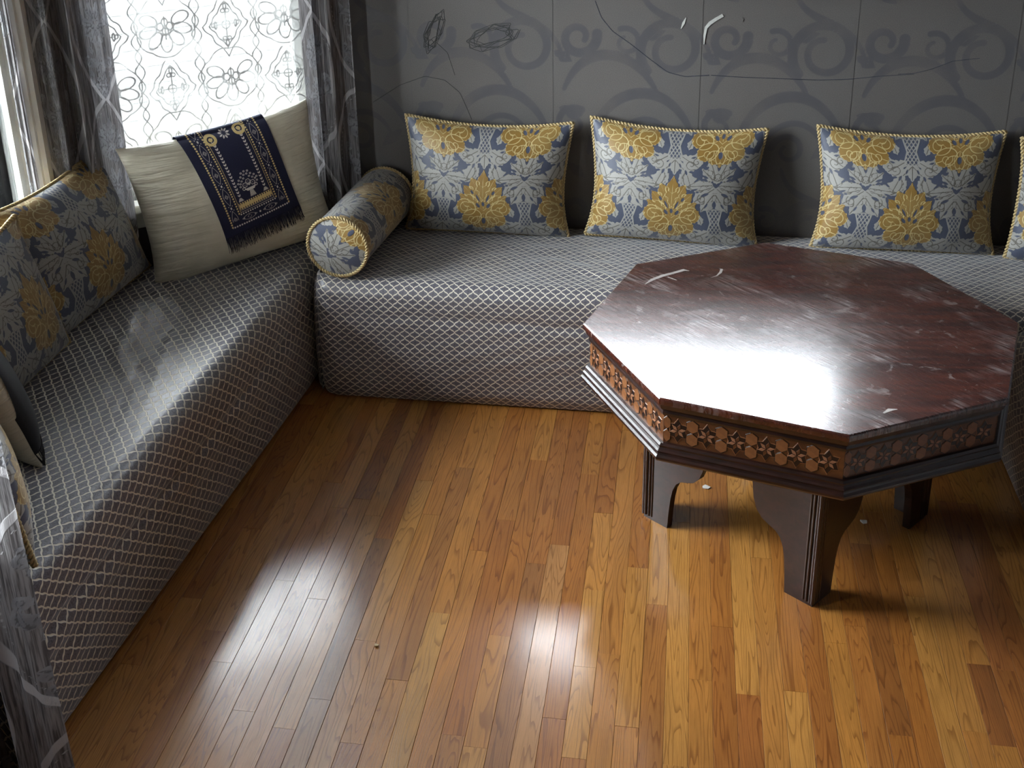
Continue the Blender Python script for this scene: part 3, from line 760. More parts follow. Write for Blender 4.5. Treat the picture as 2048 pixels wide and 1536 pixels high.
add_divan('divan', 'low divan in diamond lattice fabric along the charcoal papered wall behind the octagonal table', (-1.235, 3.452), (1, 0), (0, -1), 2.96, .565, 300, left_r=.07, seed=.4,
          dents=((.98, -.16, .10, .03, .5, .004), (.8, -.35, .2, .05, .1, .003), (1.5, -.2, .15, .04, -.3, .003)))
def left_front(X):                                     # local x runs from the far end (y = 3.86) towards the camera
    return -.100*np.clip((X-.35)/1.6, 0, 1.15)
def left_back(X):
    y = 3.865-X; far = (BAY_R[0]+(y-BAY_R[1])/DY*DX)+.10; near = (BAY_R2[0]-(y-BAY_R2[1])/DY*DX)+.10
    xb = np.maximum(np.maximum(far, near), X_LEFT+.035)
    return xb-(-1.275)
add_divan('divan', 'low divan in diamond lattice fabric filling the window bay under the lace curtain', (-1.275, 3.865), (0, -1), (1, 0), 2.10, .74, 260, cell=1.25, front=left_front, back=left_back, seed=2.2,
          dents=((.62, -.36, .16, .025, .9, .003), (.80, -.42, .20, .03, .4, .003), (1.0, -.35, .18, .03, .7, .003), (.45, -.5, .1, .03, 1.2, .006), (.9, -.22, .15, .04, .2, .004)))
add_divan('divan', 'low divan in diamond lattice fabric opposite the window bay, along the right wall', (1.04, 3.36), (0, -1), (-1, 0), 2.2, .70, 200, seed=4.0)

# ------------------------------------------------------------------ cushions
def pillow_geom(W, H, T, nu, nv, cx=.05, cyt=.10, cyb=.02, ex=.42, sag=.18, seed=0.0):
    u = np.sin(np.linspace(-1, 1, nu)*PI/2*.97)/math.sin(PI/2*.97); v = np.sin(np.linspace(-1, 1, nv)*PI/2*.97)/math.sin(PI/2*.97)
    U, Vv = np.meshgrid(u, v, indexing='ij')
    X = W/2*U*(1-cx*(1-Vv**2)+.012*np.sin(3*Vv+seed))
    cy = np.where(Vv > 0, cyt, cyb)
    Z = H/2+H/2*Vv*(1-cy*(1-U**2))
    f = (np.clip(1-U**2, 0, 1)*np.clip(1-Vv**2, 0, 1))**ex*(1-sag*Vv)
    wr = .004*np.sin(14*U*Vv+seed)*np.abs(U*Vv)*(1-np.abs(U))*4
    return U, Vv, X, Z, T/2*f, wr*f
def pillow_mesh(name, W, H, T, mat, nu, nv, broc=None, seed=0.0, nb=28, **kw):
    U, Vv, X, Z, D, wr = pillow_geom(W, H, T, nu, nv, seed=seed, **kw)
    Pf = np.stack([X, -D-wr, Z], -1)
    U2, V2, X2, Z2, D2, w2 = pillow_geom(W, H, T, nb, nb, seed=seed, **kw)
    Pb = np.stack([X2, D2, Z2], -1)
    idx = np.arange(nu*nv).reshape(nu, nv); q1 = np.stack([idx[:-1, :-1], idx[1:, :-1], idx[1:, 1:], idx[:-1, 1:]], -1).reshape(-1, 4)
    id2 = np.arange(nb*nb).reshape(nb, nb)+nu*nv; q2 = np.stack([id2[:-1, :-1], id2[:-1, 1:], id2[1:, 1:], id2[1:, :-1]], -1).reshape(-1, 4)
    V = np.concatenate([Pf.reshape(-1, 3), Pb.reshape(-1, 3)])
    cu = np.concatenate([(U*W/2).ravel(), (U2*W/2).ravel()]); cv = np.concatenate([(Vv*H/2).ravel(), (V2*H/2).ravel()])
    at = None
    if broc is not None:
        G, S, Vn = brocade(cu+broc[0], cv+broc[1]); at = {'gold': G, 'silver': S, 'vein': Vn}
    me = raw_mesh(name, V, np.concatenate([q1, q2]), mat, np.stack([cu, cv], 1), at)
    # outline for the piping
    b = np.concatenate([Pf[:, 0], Pf[-1, 1:], Pf[::-1, -1][1:], Pf[0, ::-1][1:-1]])
    return me, b
BW_, BH_, BT_ = .65, .455, .215
BROC_ME, BROC_OUT = pillow_mesh('pillow_body', BW_, BH_, BT_, M_BROC, 330, 235, (0.0, .075), cx=.095, cyt=.13, cyb=.03, ex=.5)
v_, q_ = rope(BROC_OUT, .0072, .026); CORD_ME = raw_mesh('piping_cord', v_, q_, M_CORD)
BROC2_ME, OUT2 = pillow_mesh('pillow_body', .62, .43, .17, M_BROC, 330, 235, (.19, .03), seed=2.0, cx=.08, cyt=.15, ex=.5)
v_, q_ = rope(OUT2, .0072, .026); CORD2_ME = raw_mesh('piping_cord', v_, q_, M_CORD)
def cushion(label, loc, yaw, lean, roll=0.0, var=0, group='blue and gold brocade cushions', sc=1.0):
    """faces local -y; yaw about z, lean backwards, roll in its own plane"""
    root = empty('brocade_cushion', loc); root.rotation_euler = (Matrix.Rotation(yaw, 3, 'Z')@Matrix.Rotation(-lean, 3, 'X')@Matrix.Rotation(roll, 3, 'Y')).to_euler()
    root.scale = (sc, sc, sc)
    tag(root, label, 'cushion', group)
    obj('cover', BROC_ME if var == 0 else BROC2_ME, root); obj('piping_cord', CORD_ME if var == 0 else CORD2_ME, root)
    return root
R = math.radians
cushion('blue and gold brocade cushion against the charcoal wall, touching the bolster', (-.700, 3.928, SEAT+.004), 0, R(7), R(1.2), sc=.95)
cushion('middle blue and gold brocade cushion against the charcoal wall, between two like it', (-.022, 3.930, SEAT+.002), R(-2), R(8), R(1.8), sc=.96)
cushion('blue and gold brocade cushion against the charcoal wall, directly behind the octagonal table', (.792, 3.928, SEAT+.002), R(0), R(9), R(.2), sc=.965)
cushion('blue and gold brocade cushion turned into the corner beside the right wall', (1.435, 3.83, SEAT+.002), R(-14), R(5), R(0), var=1)
cushion('blue and gold brocade cushion in the window bay, standing next to the beige pillow', (-1.858, 3.165, SEAT+.004), R(90-5), R(17), R(-1))
cushion('blue and gold brocade cushion in the window bay, overlapping its neighbour under the left window', (-1.835, 2.62, SEAT+.004), R(90), R(14), R(0), var=1)
cushion('blue and gold brocade cushion at the end of the bay divan beside the floor-length curtain', (-1.622, 2.11, SEAT+.006), R(90+52), R(7), R(0), var=1)

# beige pillow and prayer-rug style mat -------------------------------------------------
def pillow_surface(W, H, T, s, t, seed, kw):
    """front surface point of a pillow at cloth coordinates s (across), t (up), metres from the centre"""
    U = np.clip(s/(W/2), -1, 1); Vv = np.clip(t/(H/2), -1, 1)
    X = W/2*U*(1-kw['cx']*(1-Vv**2)+.012*np.sin(3*Vv+seed)); cy = np.where(Vv > 0, kw['cyt'], kw['cyb'])
    Z = H/2+H/2*Vv*(1-cy*(1-U**2))
    f = (np.clip(1-U**2, 0, 1)*np.clip(1-Vv**2, 0, 1))**kw['ex']*(1-kw['sag']*Vv)
    return X, -T/2*f, Z
PKW = dict(cx=.10, cyt=.10, cyb=.03, ex=.42, sag=.12)
PW_, PH_, PT_ = .69, .50, .21
SATIN_ME, SAT_OUT = pillow_mesh('pillow_body', PW_, PH_, PT_, M_SATIN, 110, 90, None, 1.0, 60, **PKW)
def beige_pillow(label, loc, yaw, lean, roll):
    o = obj('beige_pillow', SATIN_ME, None, loc); o.rotation_euler = (Matrix.Rotation(yaw, 3, 'Z')@Matrix.Rotation(-lean, 3, 'X')@Matrix.Rotation(roll, 3, 'Y')).to_euler()
    return tag(o, label, 'pillow', 'beige satin pillows')
PIL_LOC, PIL_YAW, PIL_LEAN, PIL_ROLL = (-1.497, 3.582, SEAT+.012), R(38), R(10), R(-5.5)
beige_pillow('plain beige satin pillow leaning on the lace-curtained bay window, under a navy mat', PIL_LOC, PIL_YAW, PIL_LEAN, PIL_ROLL)

MW, ML = .31, .47                                     # mat width, woven length (without fringe)
def mat_fields(x, y):
    """x across (-MW/2..), y from the fringed end upwards"""
    ax = np.abs(x); T = np.full(x.shape, 9.0, np.float32); Gd = T.copy()
    def add(d):
        nonlocal T; T = np.minimum(T, d)
    def addg(d):
        nonlocal Gd; Gd = np.minimum(Gd, d)
    # beaded frame lines
    def beads_v(cx, y0, y1, p, r): 
        yy = np.mod(y, p)-p/2; return np.where((y > y0) & (y < y1), np.hypot(ax-cx, yy)-r, 9)
    def beads_h(cy, x1, p, r):
        xx = np.mod(x, p)-p/2; return np.where(ax < x1, np.hypot(xx, y-cy)-r, 9)
    addg(beads_v(.118, .028, .6, .0095, .0035)); addg(beads_v(.078, .066, .6, .0095, .0032)); add(beads_h(.030, .118, .0095, .0032)); add(beads_h(.066, .078, .0095, .0028))
    addg(np.where(y > .07, np.abs(ax-.070)-.0008, 9)); add(np.where(ax < .07, np.abs(y-.073)-.0008, 9))
    # cartouches in the side and lower borders
    p = .088
    yy = np.mod(y-.012, p)-p/2
    e = leaf(yy, ax-.098, (-.034, 0), (.034, 0), .011)[0]
    add(np.where(y > .05, np.abs(e)-.0007, 9)); add(np.where(y > .05, np.abs(np.abs(yy)+np.abs(ax-.098)*1.2-.0085)-.0009, 9)); add(np.where(y > .05, np.abs(np.abs(yy)+np.abs(ax-.098)*1.2-.004)-.0008, 9))
    add(np.where(y > .05, np.hypot(np.abs(yy)-.0425, ax-.098)-.0028, 9)); add(np.where(y > .05, np.hypot(np.abs(yy)-.036, np.abs(ax-.098)-.007)-.0016, 9))
    xx = np.abs(ax-.043); e = leaf(xx, y-.048, (-.03, 0), (.03, 0), .0095)[0]
    lo = (y < .064) & (ax < .088)
    add(np.where(lo, np.abs(e)-.0007, 9)); add(np.where(lo, np.abs(xx+np.abs(y-.048)*1.2-.008)-.0009, 9)); add(np.where(lo, np.hypot(xx-.022, y-.048)-.002, 9)); add(np.where(lo, np.hypot(ax, y-.048)-.0035, 9))
    # crenellated band
    cr = np.abs(np.mod(x+.009, .018)-.009)
    band = np.maximum(np.abs(y-.093)-.012, np.where(np.abs(y-.093) < .005, cr-.0088, np.minimum(np.abs(cr-.0045)-.0026, 9)))
    addg(np.where(ax < .068, band, 9)); add(np.where(ax < .068, np.abs(y-.0795)-.0007, 9))
    # leafy columns
    py = .0125; ly = np.mod(y, py)-py/2
    col = np.minimum(leaf(ax-.052, ly, (0, -.006), (.005, .004), .0022)[0], leaf(ax-.052, ly, (0, -.006), (-.005, .004), .0022)[0])
    add(np.where((y > .125) & (y < .36), col, 9))
    ped = np.maximum(np.abs(y-.115)-.006, ax-.052-(.011-(y-.109)*.6)); ped = np.maximum(ped, .052-(.011-(y-.109)*.6)-ax)
    add(np.maximum(ped, np.abs(np.mod(y, .004)-.002)-.0013))
    # vase with flowers
    add(np.maximum(np.maximum(np.abs(y-.122)-.011, ax-(.007+(.133-y)*.25)), np.abs(np.mod(y, .0042)-.0021)-.0013))
    add(np.maximum(np.abs(y-.139)-.005, ax-(.014+(y-.134)*.9))); add(np.abs(np.hypot(ax-.025, y-.146)-.005)-.0011)
    for cx, cy, r in ((0, .168, .0085), (.016, .158, .0085), (.0, .157, .004)):
        h = np.hypot(ax-cx, y-cy); an = np.arctan2(y-cy, ax-cx)
        add(np.abs(h-r*(.8+.25*np.abs(np.cos(3*an))))-.0011); add(h-.0016)
    for cx, cy in ((.012, .184), (.022, .176), (.030, .168), (.034, .158), (.006, .196), (.02, .192), (.031, .183), (.038, .172), (0, .208), (.013, .205)):
        add(np.maximum(np.abs(np.hypot(ax-cx, y-cy)-.0028)-.0011, -(np.abs(ax-cx)-.0006)))
    # discs near the fold
    for cy in (.355,):
        h = np.hypot(ax-.055, y-cy); addg(np.minimum(np.abs(h-.017)-.005, h-.007))
    for k in range(9):
        a = k*2*PI/9; add(leaf(x, y, (.006*math.cos(a), .36+.006*math.sin(a)), (.021*math.cos(a), .36+.021*math.sin(a)), .003)[0])
    return T, Gd
def draped_mat(label, loc, yaw, lean, roll, s0, t_bot, tilt, mat_fr, group, cat_='mat', cloth=None):
    """mat lying down the pillow front and folded over its top; s0 = across offset of the fringed end, t_bot its height, tilt of its axis"""
    nx, ny = 190, 300
    x = np.linspace(-MW/2, MW/2, nx); y = np.linspace(0, ML, ny); X, Y = np.meshgrid(x, y, indexing='ij')
    T, Gd = mat_fields(X, Y)
    def place(X, Y, off):
        c, s_ = math.cos(tilt), math.sin(tilt)
        S = s0+X*c-Y*s_; Tt = t_bot+X*s_+Y*c
        lim = PH_/2*.985; over = np.maximum(Tt-lim, 0); Tc = np.minimum(Tt, lim)
        px, py, pz = pillow_surface(PW_, PH_, PT_, S, Tc, 1.0, PKW)
        # lift off the surface along an approximate normal, then fold over the top seam and hang behind
        fo = off+.004*np.sin(Y*22+X*9)*np.clip(1-Y/.2, 0, 1)
        py = py-fo; 
        r = .018; ang = np.clip(over/r, 0, PI)
        back = np.maximum(over-PI*r, 0)
        py = np.where(over > 0, py+r*(1-np.cos(ang)), py); pz = np.where(over > 0, pz+r*np.sin(ang)*.8-back, pz)
        py = py+np.where(back > 0, back*.35, 0)
        return np.stack([px, py, pz], -1)
    P = place(X, Y, .007)
    root = empty('prayer_mat', loc); root.rotation_euler = (Matrix.Rotation(yaw, 3, 'Z')@Matrix.Rotation(-lean, 3, 'X')@Matrix.Rotation(roll, 3, 'Y')).to_euler()
    tag(root, label, cat_, group)
    obj('woven_cloth', grid_mesh('woven_cloth', P, cloth or M_MAT, np.stack([X, Y], -1), {'thread': T, 'thread_gold': Gd}), root)
    parts = []; q = random.Random(3)
    for i in range(170):
        xx = -MW/2+MW*(i+.5)/170+q.uniform(-.0008, .0008); ln = q.uniform(.042, .062); dx = q.gauss(0, .004)
        yy = np.linspace(.004, -ln, 6); xs = xx+dx*(yy/-ln)**2
        p = place(xs, yy, np.linspace(.009, .010+q.uniform(0, .008), 6)).reshape(-1, 3)
        parts.append(tube(p, np.linspace(.0012, .0006, 6), 4))
    v, qd = cat(parts); o = obj('fringe', raw_mesh('fringe', v, qd, mat_fr), root)
    return root
draped_mat('navy woven mat with a vase motif, draped over the pillow at the lace window', PIL_LOC, PIL_YAW, PIL_LEAN, PIL_ROLL, .062, -.118, R(8), M_FRINGE, 'woven mats on the beige pillows')
P2_LOC, P2_YAW, P2_LEAN, P2_ROLL = (-1.785, 2.452, SEAT+.006), R(142), R(16), 0.0
beige_pillow('plain beige satin pillow at the near end of the bay divan beside the floor-length curtain', P2_LOC, P2_YAW, P2_LEAN, P2_ROLL).scale = (.82, .82, .82)
draped_mat('woven mat coloured black for shade, draped over the beige pillow next to the floor-length curtain', P2_LOC, P2_YAW, P2_LEAN, P2_ROLL, -.20, -.215, R(-4), M_FRINGE_SHADE, 'woven mats on the beige pillows', cloth=plain('shade_black_cloth', srgb(14, 14, 18), .85, 120, .3)).scale = (.82, .82, .82)  # shade on this mat is painted in as black cloth and fringe

# bolster -------------------------------------------------------------------------------
def bolster():
    Rr = .107; a = Vector((-1.137, 3.478, SEAT+.012+Rr)); b = Vector((-1.095, 3.985, SEAT+.012+Rr)); L = (b-a).length
    root = empty('bolster', (a.x, a.y, SEAT+.012)); ez = (b-a).normalized()
    root.rotation_euler = (0, 0, math.atan2(ez.y, ez.x)-PI/2); tag(root, 'round bolster in blue and gold brocade with a corded end, lying on the divan', 'bolster')
    na, nl = 300, 220
    th = np.linspace(0, 2*PI, na, endpoint=False); y = np.linspace(0, L, nl); Tt, Y = np.meshgrid(th, y, indexing='ij')
    rr = Rr*(1+.012*np.sin(2*Tt+Y*7)); end = np.minimum(Y, L-Y); rr = rr*(1-.03*np.exp(-(end/.012)**2))
    P = np.stack([rr*np.cos(Tt), Y, Rr+rr*np.sin(Tt)], -1); P[..., 2] = np.maximum(P[..., 2], .004)
    G, S, Vn = brocade(Y*1.0+.05, Tt*Rr*1.0-.10)
    n0 = na; me = grid_mesh('bolster_body', P[:, ::-1], M_BROC, np.stack([Y, Tt*Rr], -1)[:, ::-1], {'gold': G[:, ::-1], 'silver': S[:, ::-1], 'vein': Vn[:, ::-1]}, closed=True)
    obj('body', me, root)
    rad = np.linspace(.0, 1, 90)[1:]; A, Rd = np.meshgrid(np.linspace(0, 2*PI, 240, endpoint=False), rad, indexing='ij')
    for y0, s in ((0, -1), (L, 1)):
        X = Rr*.985*Rd*np.cos(A); Z = Rr*.985*Rd*np.sin(A); ca, sa = math.cos(-.75), math.sin(-.75)
        G, S, Vn = brocade(X*ca+Z*sa, -X*sa+Z*ca-.185+.02)
        Pc = np.stack([X, np.full(X.shape, y0)+s*(.016*(1-Rd**2)-.001), Rr+Z], -1); Pc[..., 2] = np.maximum(Pc[..., 2], .004)
        if s > 0: Pc, G, S, Vn, X, Z = Pc[:, ::-1], G[:, ::-1], S[:, ::-1], Vn[:, ::-1], X[:, ::-1], Z[:, ::-1]
        obj('end_cap', grid_mesh('end_cap', Pc, M_BROC, np.stack([X, Z], -1), {'gold': G, 'silver': S, 'vein': Vn}, closed=True), root)
        t = np.linspace(0, 2*PI, 160, endpoint=False)
        v, q = rope(np.stack([Rr*1.0*np.cos(t), np.full(160, y0), Rr+Rr*np.sin(t)], 1), .006, .022)
        obj('piping_cord', raw_mesh('piping_cord', v, q, M_CORD), root)
bolster()

# ------------------------------------------------------------------ curtains
def curtain_fields(U, V):
    """ogee vine lines and damask medallions; cloth metres"""
    p, q = .30, .56
    O = np.full(U.shape, 9.0, np.float32); Mm = O.copy(); Vn = O.copy()
    k0 = np.round(U/p)
    for dk in (-1, 0, 1):
        k = k0+dk; x = U-k*p; y = np.mod(V+np.where(np.mod(k, 2) == 1, q/2, 0), q)-q/2
        cx = .006+.144*np.abs(np.cos(PI*(y/q)))**.85
        O = np.minimum(O, np.abs(np.abs(x)-cx)*.8-.0078)
        for sc, sh in ((.72, .04), (.5, -.19)):
            s, v = silver_motif(x/sc, (y-sh)/sc+.07); Mm = np.minimum(Mm, s*sc); Vn = np.minimum(Vn, v*sc)
        g, v = gold_motif(x/.62, (y-.14)/.62); Mm = np.minimum(Mm, g*.62); Vn = np.minimum(Vn, v*.62)
        dl = np.abs(np.abs(x)-cx+.022)-.004; O = np.minimum(O, np.where(np.mod(y, .016) < .010, dl+.0025, 9))
    return O, Mm, Vn
def curtain(label, path, z0, z1, folds, amp, cloth_w, nu=260, nv=330, flare=None, name='curtain', seed=0.0, group='silver jacquard curtains'):
    """path: function s in 0..1 -> plan point (x, y) and inward normal; hangs from z1 to z0"""
    s = np.linspace(0, 1, nu); z = np.linspace(z0, z1, nv); Sg, Zg = np.meshgrid(s, z, indexing='ij')
    h = (z1-Zg)/(z1-z0)
    if flare is not None: Se = flare(Sg, h)
    else: Se = Sg
    X, Y, NX, NY = path(Se)
    ph = 2*PI*folds*Sg+.8*np.sin(3.1*Sg*PI+seed)+.35*np.sin(h*2.2+seed)
    d = amp*(np.sin(ph)+.35*np.sin(2.3*ph+1.1+h)+.12*np.sin(5.1*ph+h*3))*(.85+.25*h)
    P = np.stack([X+NX*d, Y+NY*d, Zg], -1)
    U = Sg*cloth_w; O, Mm, Vn = curtain_fields(U+seed*.1, Zg+.04*seed)
    me = grid_mesh(name, P, M_CURT, np.stack([U, Zg], -1), {'ogee': O, 'motif': Mm, 'vein': Vn})
    c = (float(P[..., 0].mean()), float(P[..., 1].mean()), z0)
    me.transform(Matrix.Translation((-c[0], -c[1], -c[2])))
    o = obj(name, me, None, c); return tag(o, label, 'curtain', group)
def line_path(a, b, n, off):
    return lambda S: (a[0]+(b[0]-a[0])*S+n[0]*off, a[1]+(b[1]-a[1])*S+n[1]*off, np.full(np.shape(S), n[0]), np.full(np.shape(S), n[1]))
def on_bay(s):                                         # distance along the far diagonal from the back-wall corner
    return (BAY_R[0]+dB[0]*s, BAY_R[1]+dB[1]*s)
def on_bay2(s):
    return (BAY_R2[0]-d2[0]*s, BAY_R2[1]-d2[1]*s)
curtain('gathered silver jacquard curtain at the left side of the lace window, behind the bay cushions', line_path(on_bay(1.15), on_bay(.835), N1, .078), .50, 2.30, 3.4, .026, .62, seed=.6)
curtain('narrow silver jacquard curtain between the lace window and the charcoal wall', line_path(on_bay(.20), on_bay(.02), N1, .10), .50, 2.30, 2.3, .026, .36, nu=200, seed=2.1)
def fl(S, h): return S*(.86+.14*h**3)+.02*np.sin(h*5)*0
curtain('floor-length silver jacquard curtain hanging at the near end of the bay divan', line_path(on_bay2(.56), on_bay2(.15), N2, .13), .012, 2.30, 4.4, .034, .72, nu=260, nv=420, flare=fl, seed=1.3)
M_ROD = plain('dark_curtain_rod', srgb(60, 52, 48), .4, 30, .1)
for a, b, n, lb in ((on_bay(1.2), on_bay(-.02), N1, 'dark curtain rod over the lace window'), (on_bay2(1.05), on_bay2(-.06), N2, 'dark curtain rod over the near bay window')):
    p = np.array([[a[0]+n[0]*.09, a[1]+n[1]*.09, 2.31], [b[0]+n[0]*.09, b[1]+n[1]*.09, 2.31]]); p = p[0]+(p[1]-p[0])*np.linspace(0, 1, 8)[:, None]
    v, q = tube(p, .012, 12); tag(obj('curtain_rod', raw_mesh('curtain_rod', v, q, M_ROD)), lb, 'curtain rod', 'curtain rods')

def lace_fields(U, V):
    L = np.full(U.shape, 9.0, np.float32)
    p, q = .205, .40
    k0 = np.round(U/p)
    for dk in (-1, 0, 1):
        k = k0+dk; odd = np.mod(k, 2) == 1
        x = U-k*p; y = np.mod(V+np.where(odd, q/2, 0), q)-q/2; ax = np.abs(x)
        lines = []
        # diamond medallion with a double wavy outline and fleur tips
        dm = ax/.082+np.abs(y-.10)/.112; r_ = np.hypot(ax, y-.10); th = np.arctan2(y-.10, ax)
        lines += [np.abs(dm-1+.05*np.sin(th*8))*.06, np.abs(dm-.72+.03*np.sin(th*8))*.06]
        for a, b in ((0, .048), (0, -.048), (.036, 0)):
            lines += [np.abs(np.hypot(ax-a-.008, y-.10-b)-.0065), np.abs(ell(ax, y, a, .10+b+.016*np.sign(b), .005, .011))]
        lines += [np.where(r_ < .05, ax, 9), np.where(r_ < .034, np.abs(y-.10), 9), np.abs(r_-.014)]
        # shell of petals below
        for i, a in enumerate(np.linspace(-.45, PI+.45, 7)):
            cx, cy = .060*math.cos(a), -.085-.056*math.sin(a)
            if cx < -.001: continue
            e = ell(ax, y, cx, cy, .031, .019, math.atan2(cy+.085, cx)); lines += [np.abs(e)]
        an = np.arctan2(y+.085, ax); lines += [np.abs(np.hypot(ax, y+.085)-.098-.007*np.abs(np.sin(an*3.5+.4)))]
        for cx, cy in ((0, -.070), (.016, -.085), (0, -.102)):
            lines += [np.abs(ell(ax, y, cx, cy, .010, .013))]
        lines += [np.where((y < -.05) & (y > -.13), ax, 9)]
        # wandering stem between the motifs
        lines += [np.abs(ax-.1-.012*np.sin(y*2*PI/.1))]
        L = np.minimum(L, np.minimum.reduce(lines))
    return L
def lace(label, a, b, n, off, z0, z1, nu=560, nv=520, seed=0.0, dense_z=1.42):
    s = np.linspace(0, 1, nu); z = np.concatenate([np.linspace(z0, dense_z, nv-60), np.linspace(dense_z, z1, 61)[1:]]); S, Z = np.meshgrid(s, z, indexing='ij')
    Lw = math.hypot(b[0]-a[0], b[1]-a[1])
    d = off+.010*np.sin(S*Lw*26+seed)+.005*np.sin(S*Lw*61+Z*2+seed)+.004*np.sin(Z*7+S*5)
    P = np.stack([a[0]+(b[0]-a[0])*S+n[0]*d, a[1]+(b[1]-a[1])*S+n[1]*d, Z], -1); U = S*Lw*1.0
    me = grid_mesh('lace_curtain', P, M_LACE, np.stack([U, Z], -1), {'lace': lace_fields(U+seed, Z+.02)})
    c = (float(P[..., 0].mean()), float(P[..., 1].mean()), z0); me.transform(Matrix.Translation((-c[0], -c[1], -c[2])))
    return tag(obj('lace_curtain', me, None, c), label, 'curtain', 'white lace curtains')
lace('white lace sheer with petal and diamond motifs behind the beige pillow', on_bay(1.02), on_bay(.06), N1, .022, .705, 1.74, seed=.03)

# ------------------------------------------------------------------ octagonal table
TC = (.350, 2.955); TH_ = .645; T_ROT = R(6.7)
table = empty('octagonal_table', (TC[0], TC[1], 0), T_ROT)
table.scale = (1.025, .97, 1)
tag(table, 'low octagonal mahogany table with an inlaid star apron and four bracket legs', 'table')
def octa(profile, mat, name, cap_top=True, cap_bot=True):
    V, Fc = [], []
    for r, z in profile:
        for k in range(8): V.append((r*math.cos(k*PI/4), r*math.sin(k*PI/4), z))
    for i in range(len(profile)-1):
        for k in range(8):
            l = (k+1) % 8; Fc.append((i*8+k, i*8+l, (i+1)*8+l, (i+1)*8+k))
    if cap_bot: Fc.append(tuple(reversed(range(8))))
    n = (len(profile)-1)*8
    if cap_top: Fc.append(tuple(range(n, n+8)))
    return obj(name, mesh(name, V, Fc, mat), table)
RT = .588; RA = .566
octa([(RT-.02, TH_-.022), (RT-.006, TH_-.022), (RT-.001, TH_-.018), (RT, TH_-.008), (RT-.001, TH_-.003), (RT-.005, TH_)], M_TOP, 'table_top')
octa([(RA-.02, TH_-.055), (RA+.004, TH_-.055), (RA+.006, TH_-.048), (RA+.004, TH_-.042), (RA+.012, TH_-.034), (RA+.016, TH_-.022), (RA-.02, TH_-.022)], M_DARK, 'top_moulding')
Z_A0, Z_A1 = TH_-.134, TH_-.055
octa([(RA-.03, Z_A0), (RA, Z_A0), (RA, Z_A1), (RA-.03, Z_A1)], M_VEN, 'apron')
octa([(RA-.05, Z_A0-.046), (RA+.022, Z_A0-.046), (RA+.026, Z_A0-.040), (RA+.026, Z_A0-.034), (RA+.021, Z_A0-.029), (RA+.019, Z_A0-.024), (RA+.021, Z_A0-.019),
      (RA+.016, Z_A0-.015), (RA+.013, Z_A0-.010), (RA+.014, Z_A0-.005), (RA+.009, Z_A0), (RA-.05, Z_A0)], M_DARK, 'base_moulding')
side = 2*RA*math.sin(PI/8); apo = RA*math.cos(PI/8); pitch = side/6; zm = (Z_A0+Z_A1)/2
def poly_prism(pts, th, mat, name):
    n = len(pts); V = [(0, x, z) for x, z in pts]+[(th, x*.96, z*.96) for x, z in pts]
    Fc = [tuple(range(n, 2*n))]+[(i, (i+1) % n, n+(i+1) % n, n+i) for i in range(n)]
    return mesh(name, V, Fc, mat)
hexp = [(.0165*math.cos(a), .0185*math.sin(a)) for a in [PI/6+i*PI/3 for i in range(6)]]
HEX_ME = poly_prism(hexp, .0016, M_INL, 'hexagon_inlay')
HEXB_ME = poly_prism([(x*1.13, z*1.11) for x, z in hexp], .0007, M_EBON, 'hexagon_border')
star = [((.031 if i % 2 == 0 else .0205)*math.cos(i*PI/6+PI/6)*.92, (.034 if i % 2 == 0 else .0215)*math.sin(i*PI/6+PI/6)) for i in range(12)]
STAR_ME = poly_prism(star, .0012, M_EBON, 'star_field')
STARB_ME = poly_prism([(x*1.10, z*1.08) for x, z in star], .0008, M_INL, 'star_border')
pet = [(.002, 0), (.0105, .0045), (.0215, 0), (.0105, -.0045)]
PET_ME = poly_prism(pet, .0008, M_ROSE, 'star_petal'); PETD_ME = poly_prism(pet, .0006, M_VEN, 'star_petal')
for k in range(8):
    am = (k+.5)*PI/4; ox, oy = apo*math.cos(am), apo*math.sin(am); tx, ty = -math.sin(am), math.cos(am)
    for i in range(7):
        s = -side/2+pitch*i
        for dz in (-.0188, .0188):
            if i in (0, 6): s2 = s+(.0165 if i == 0 else -.0165)*.55; sc = (1, .6, 1)
            else: s2, sc = s, (1, 1, 1)
            if i == 6: continue
            o = obj('hexagon_border', HEXB_ME, table, (ox+tx*s2, oy+ty*s2, zm+dz), (0, 0, am)); o.scale = sc
            o = obj('hexagon_inlay', HEX_ME, table, (ox+tx*s2, oy+ty*s2, zm+dz), (0, 0, am)); o.scale = sc
    for i in range(6):
        s = -side/2+pitch*(i+.5); L = (ox+tx*s, oy+ty*s, zm)
        obj('star_border', STARB_ME, table, L, (0, 0, am)); obj('star_field', STAR_ME, table, L, (0, 0, am))
        e = (ox*1.0+tx*s+math.cos(am)*.0012, oy+ty*s+math.sin(am)*.0012, zm)
        for j in range(6):
            o = obj('star_petal', PETD_ME if j in (1, 4) else PET_ME, table, e)
            o.rotation_euler = (Matrix.Rotation(am, 3, 'Z')@Matrix.Rotation(j*PI/3+.26, 3, 'X')).to_euler()
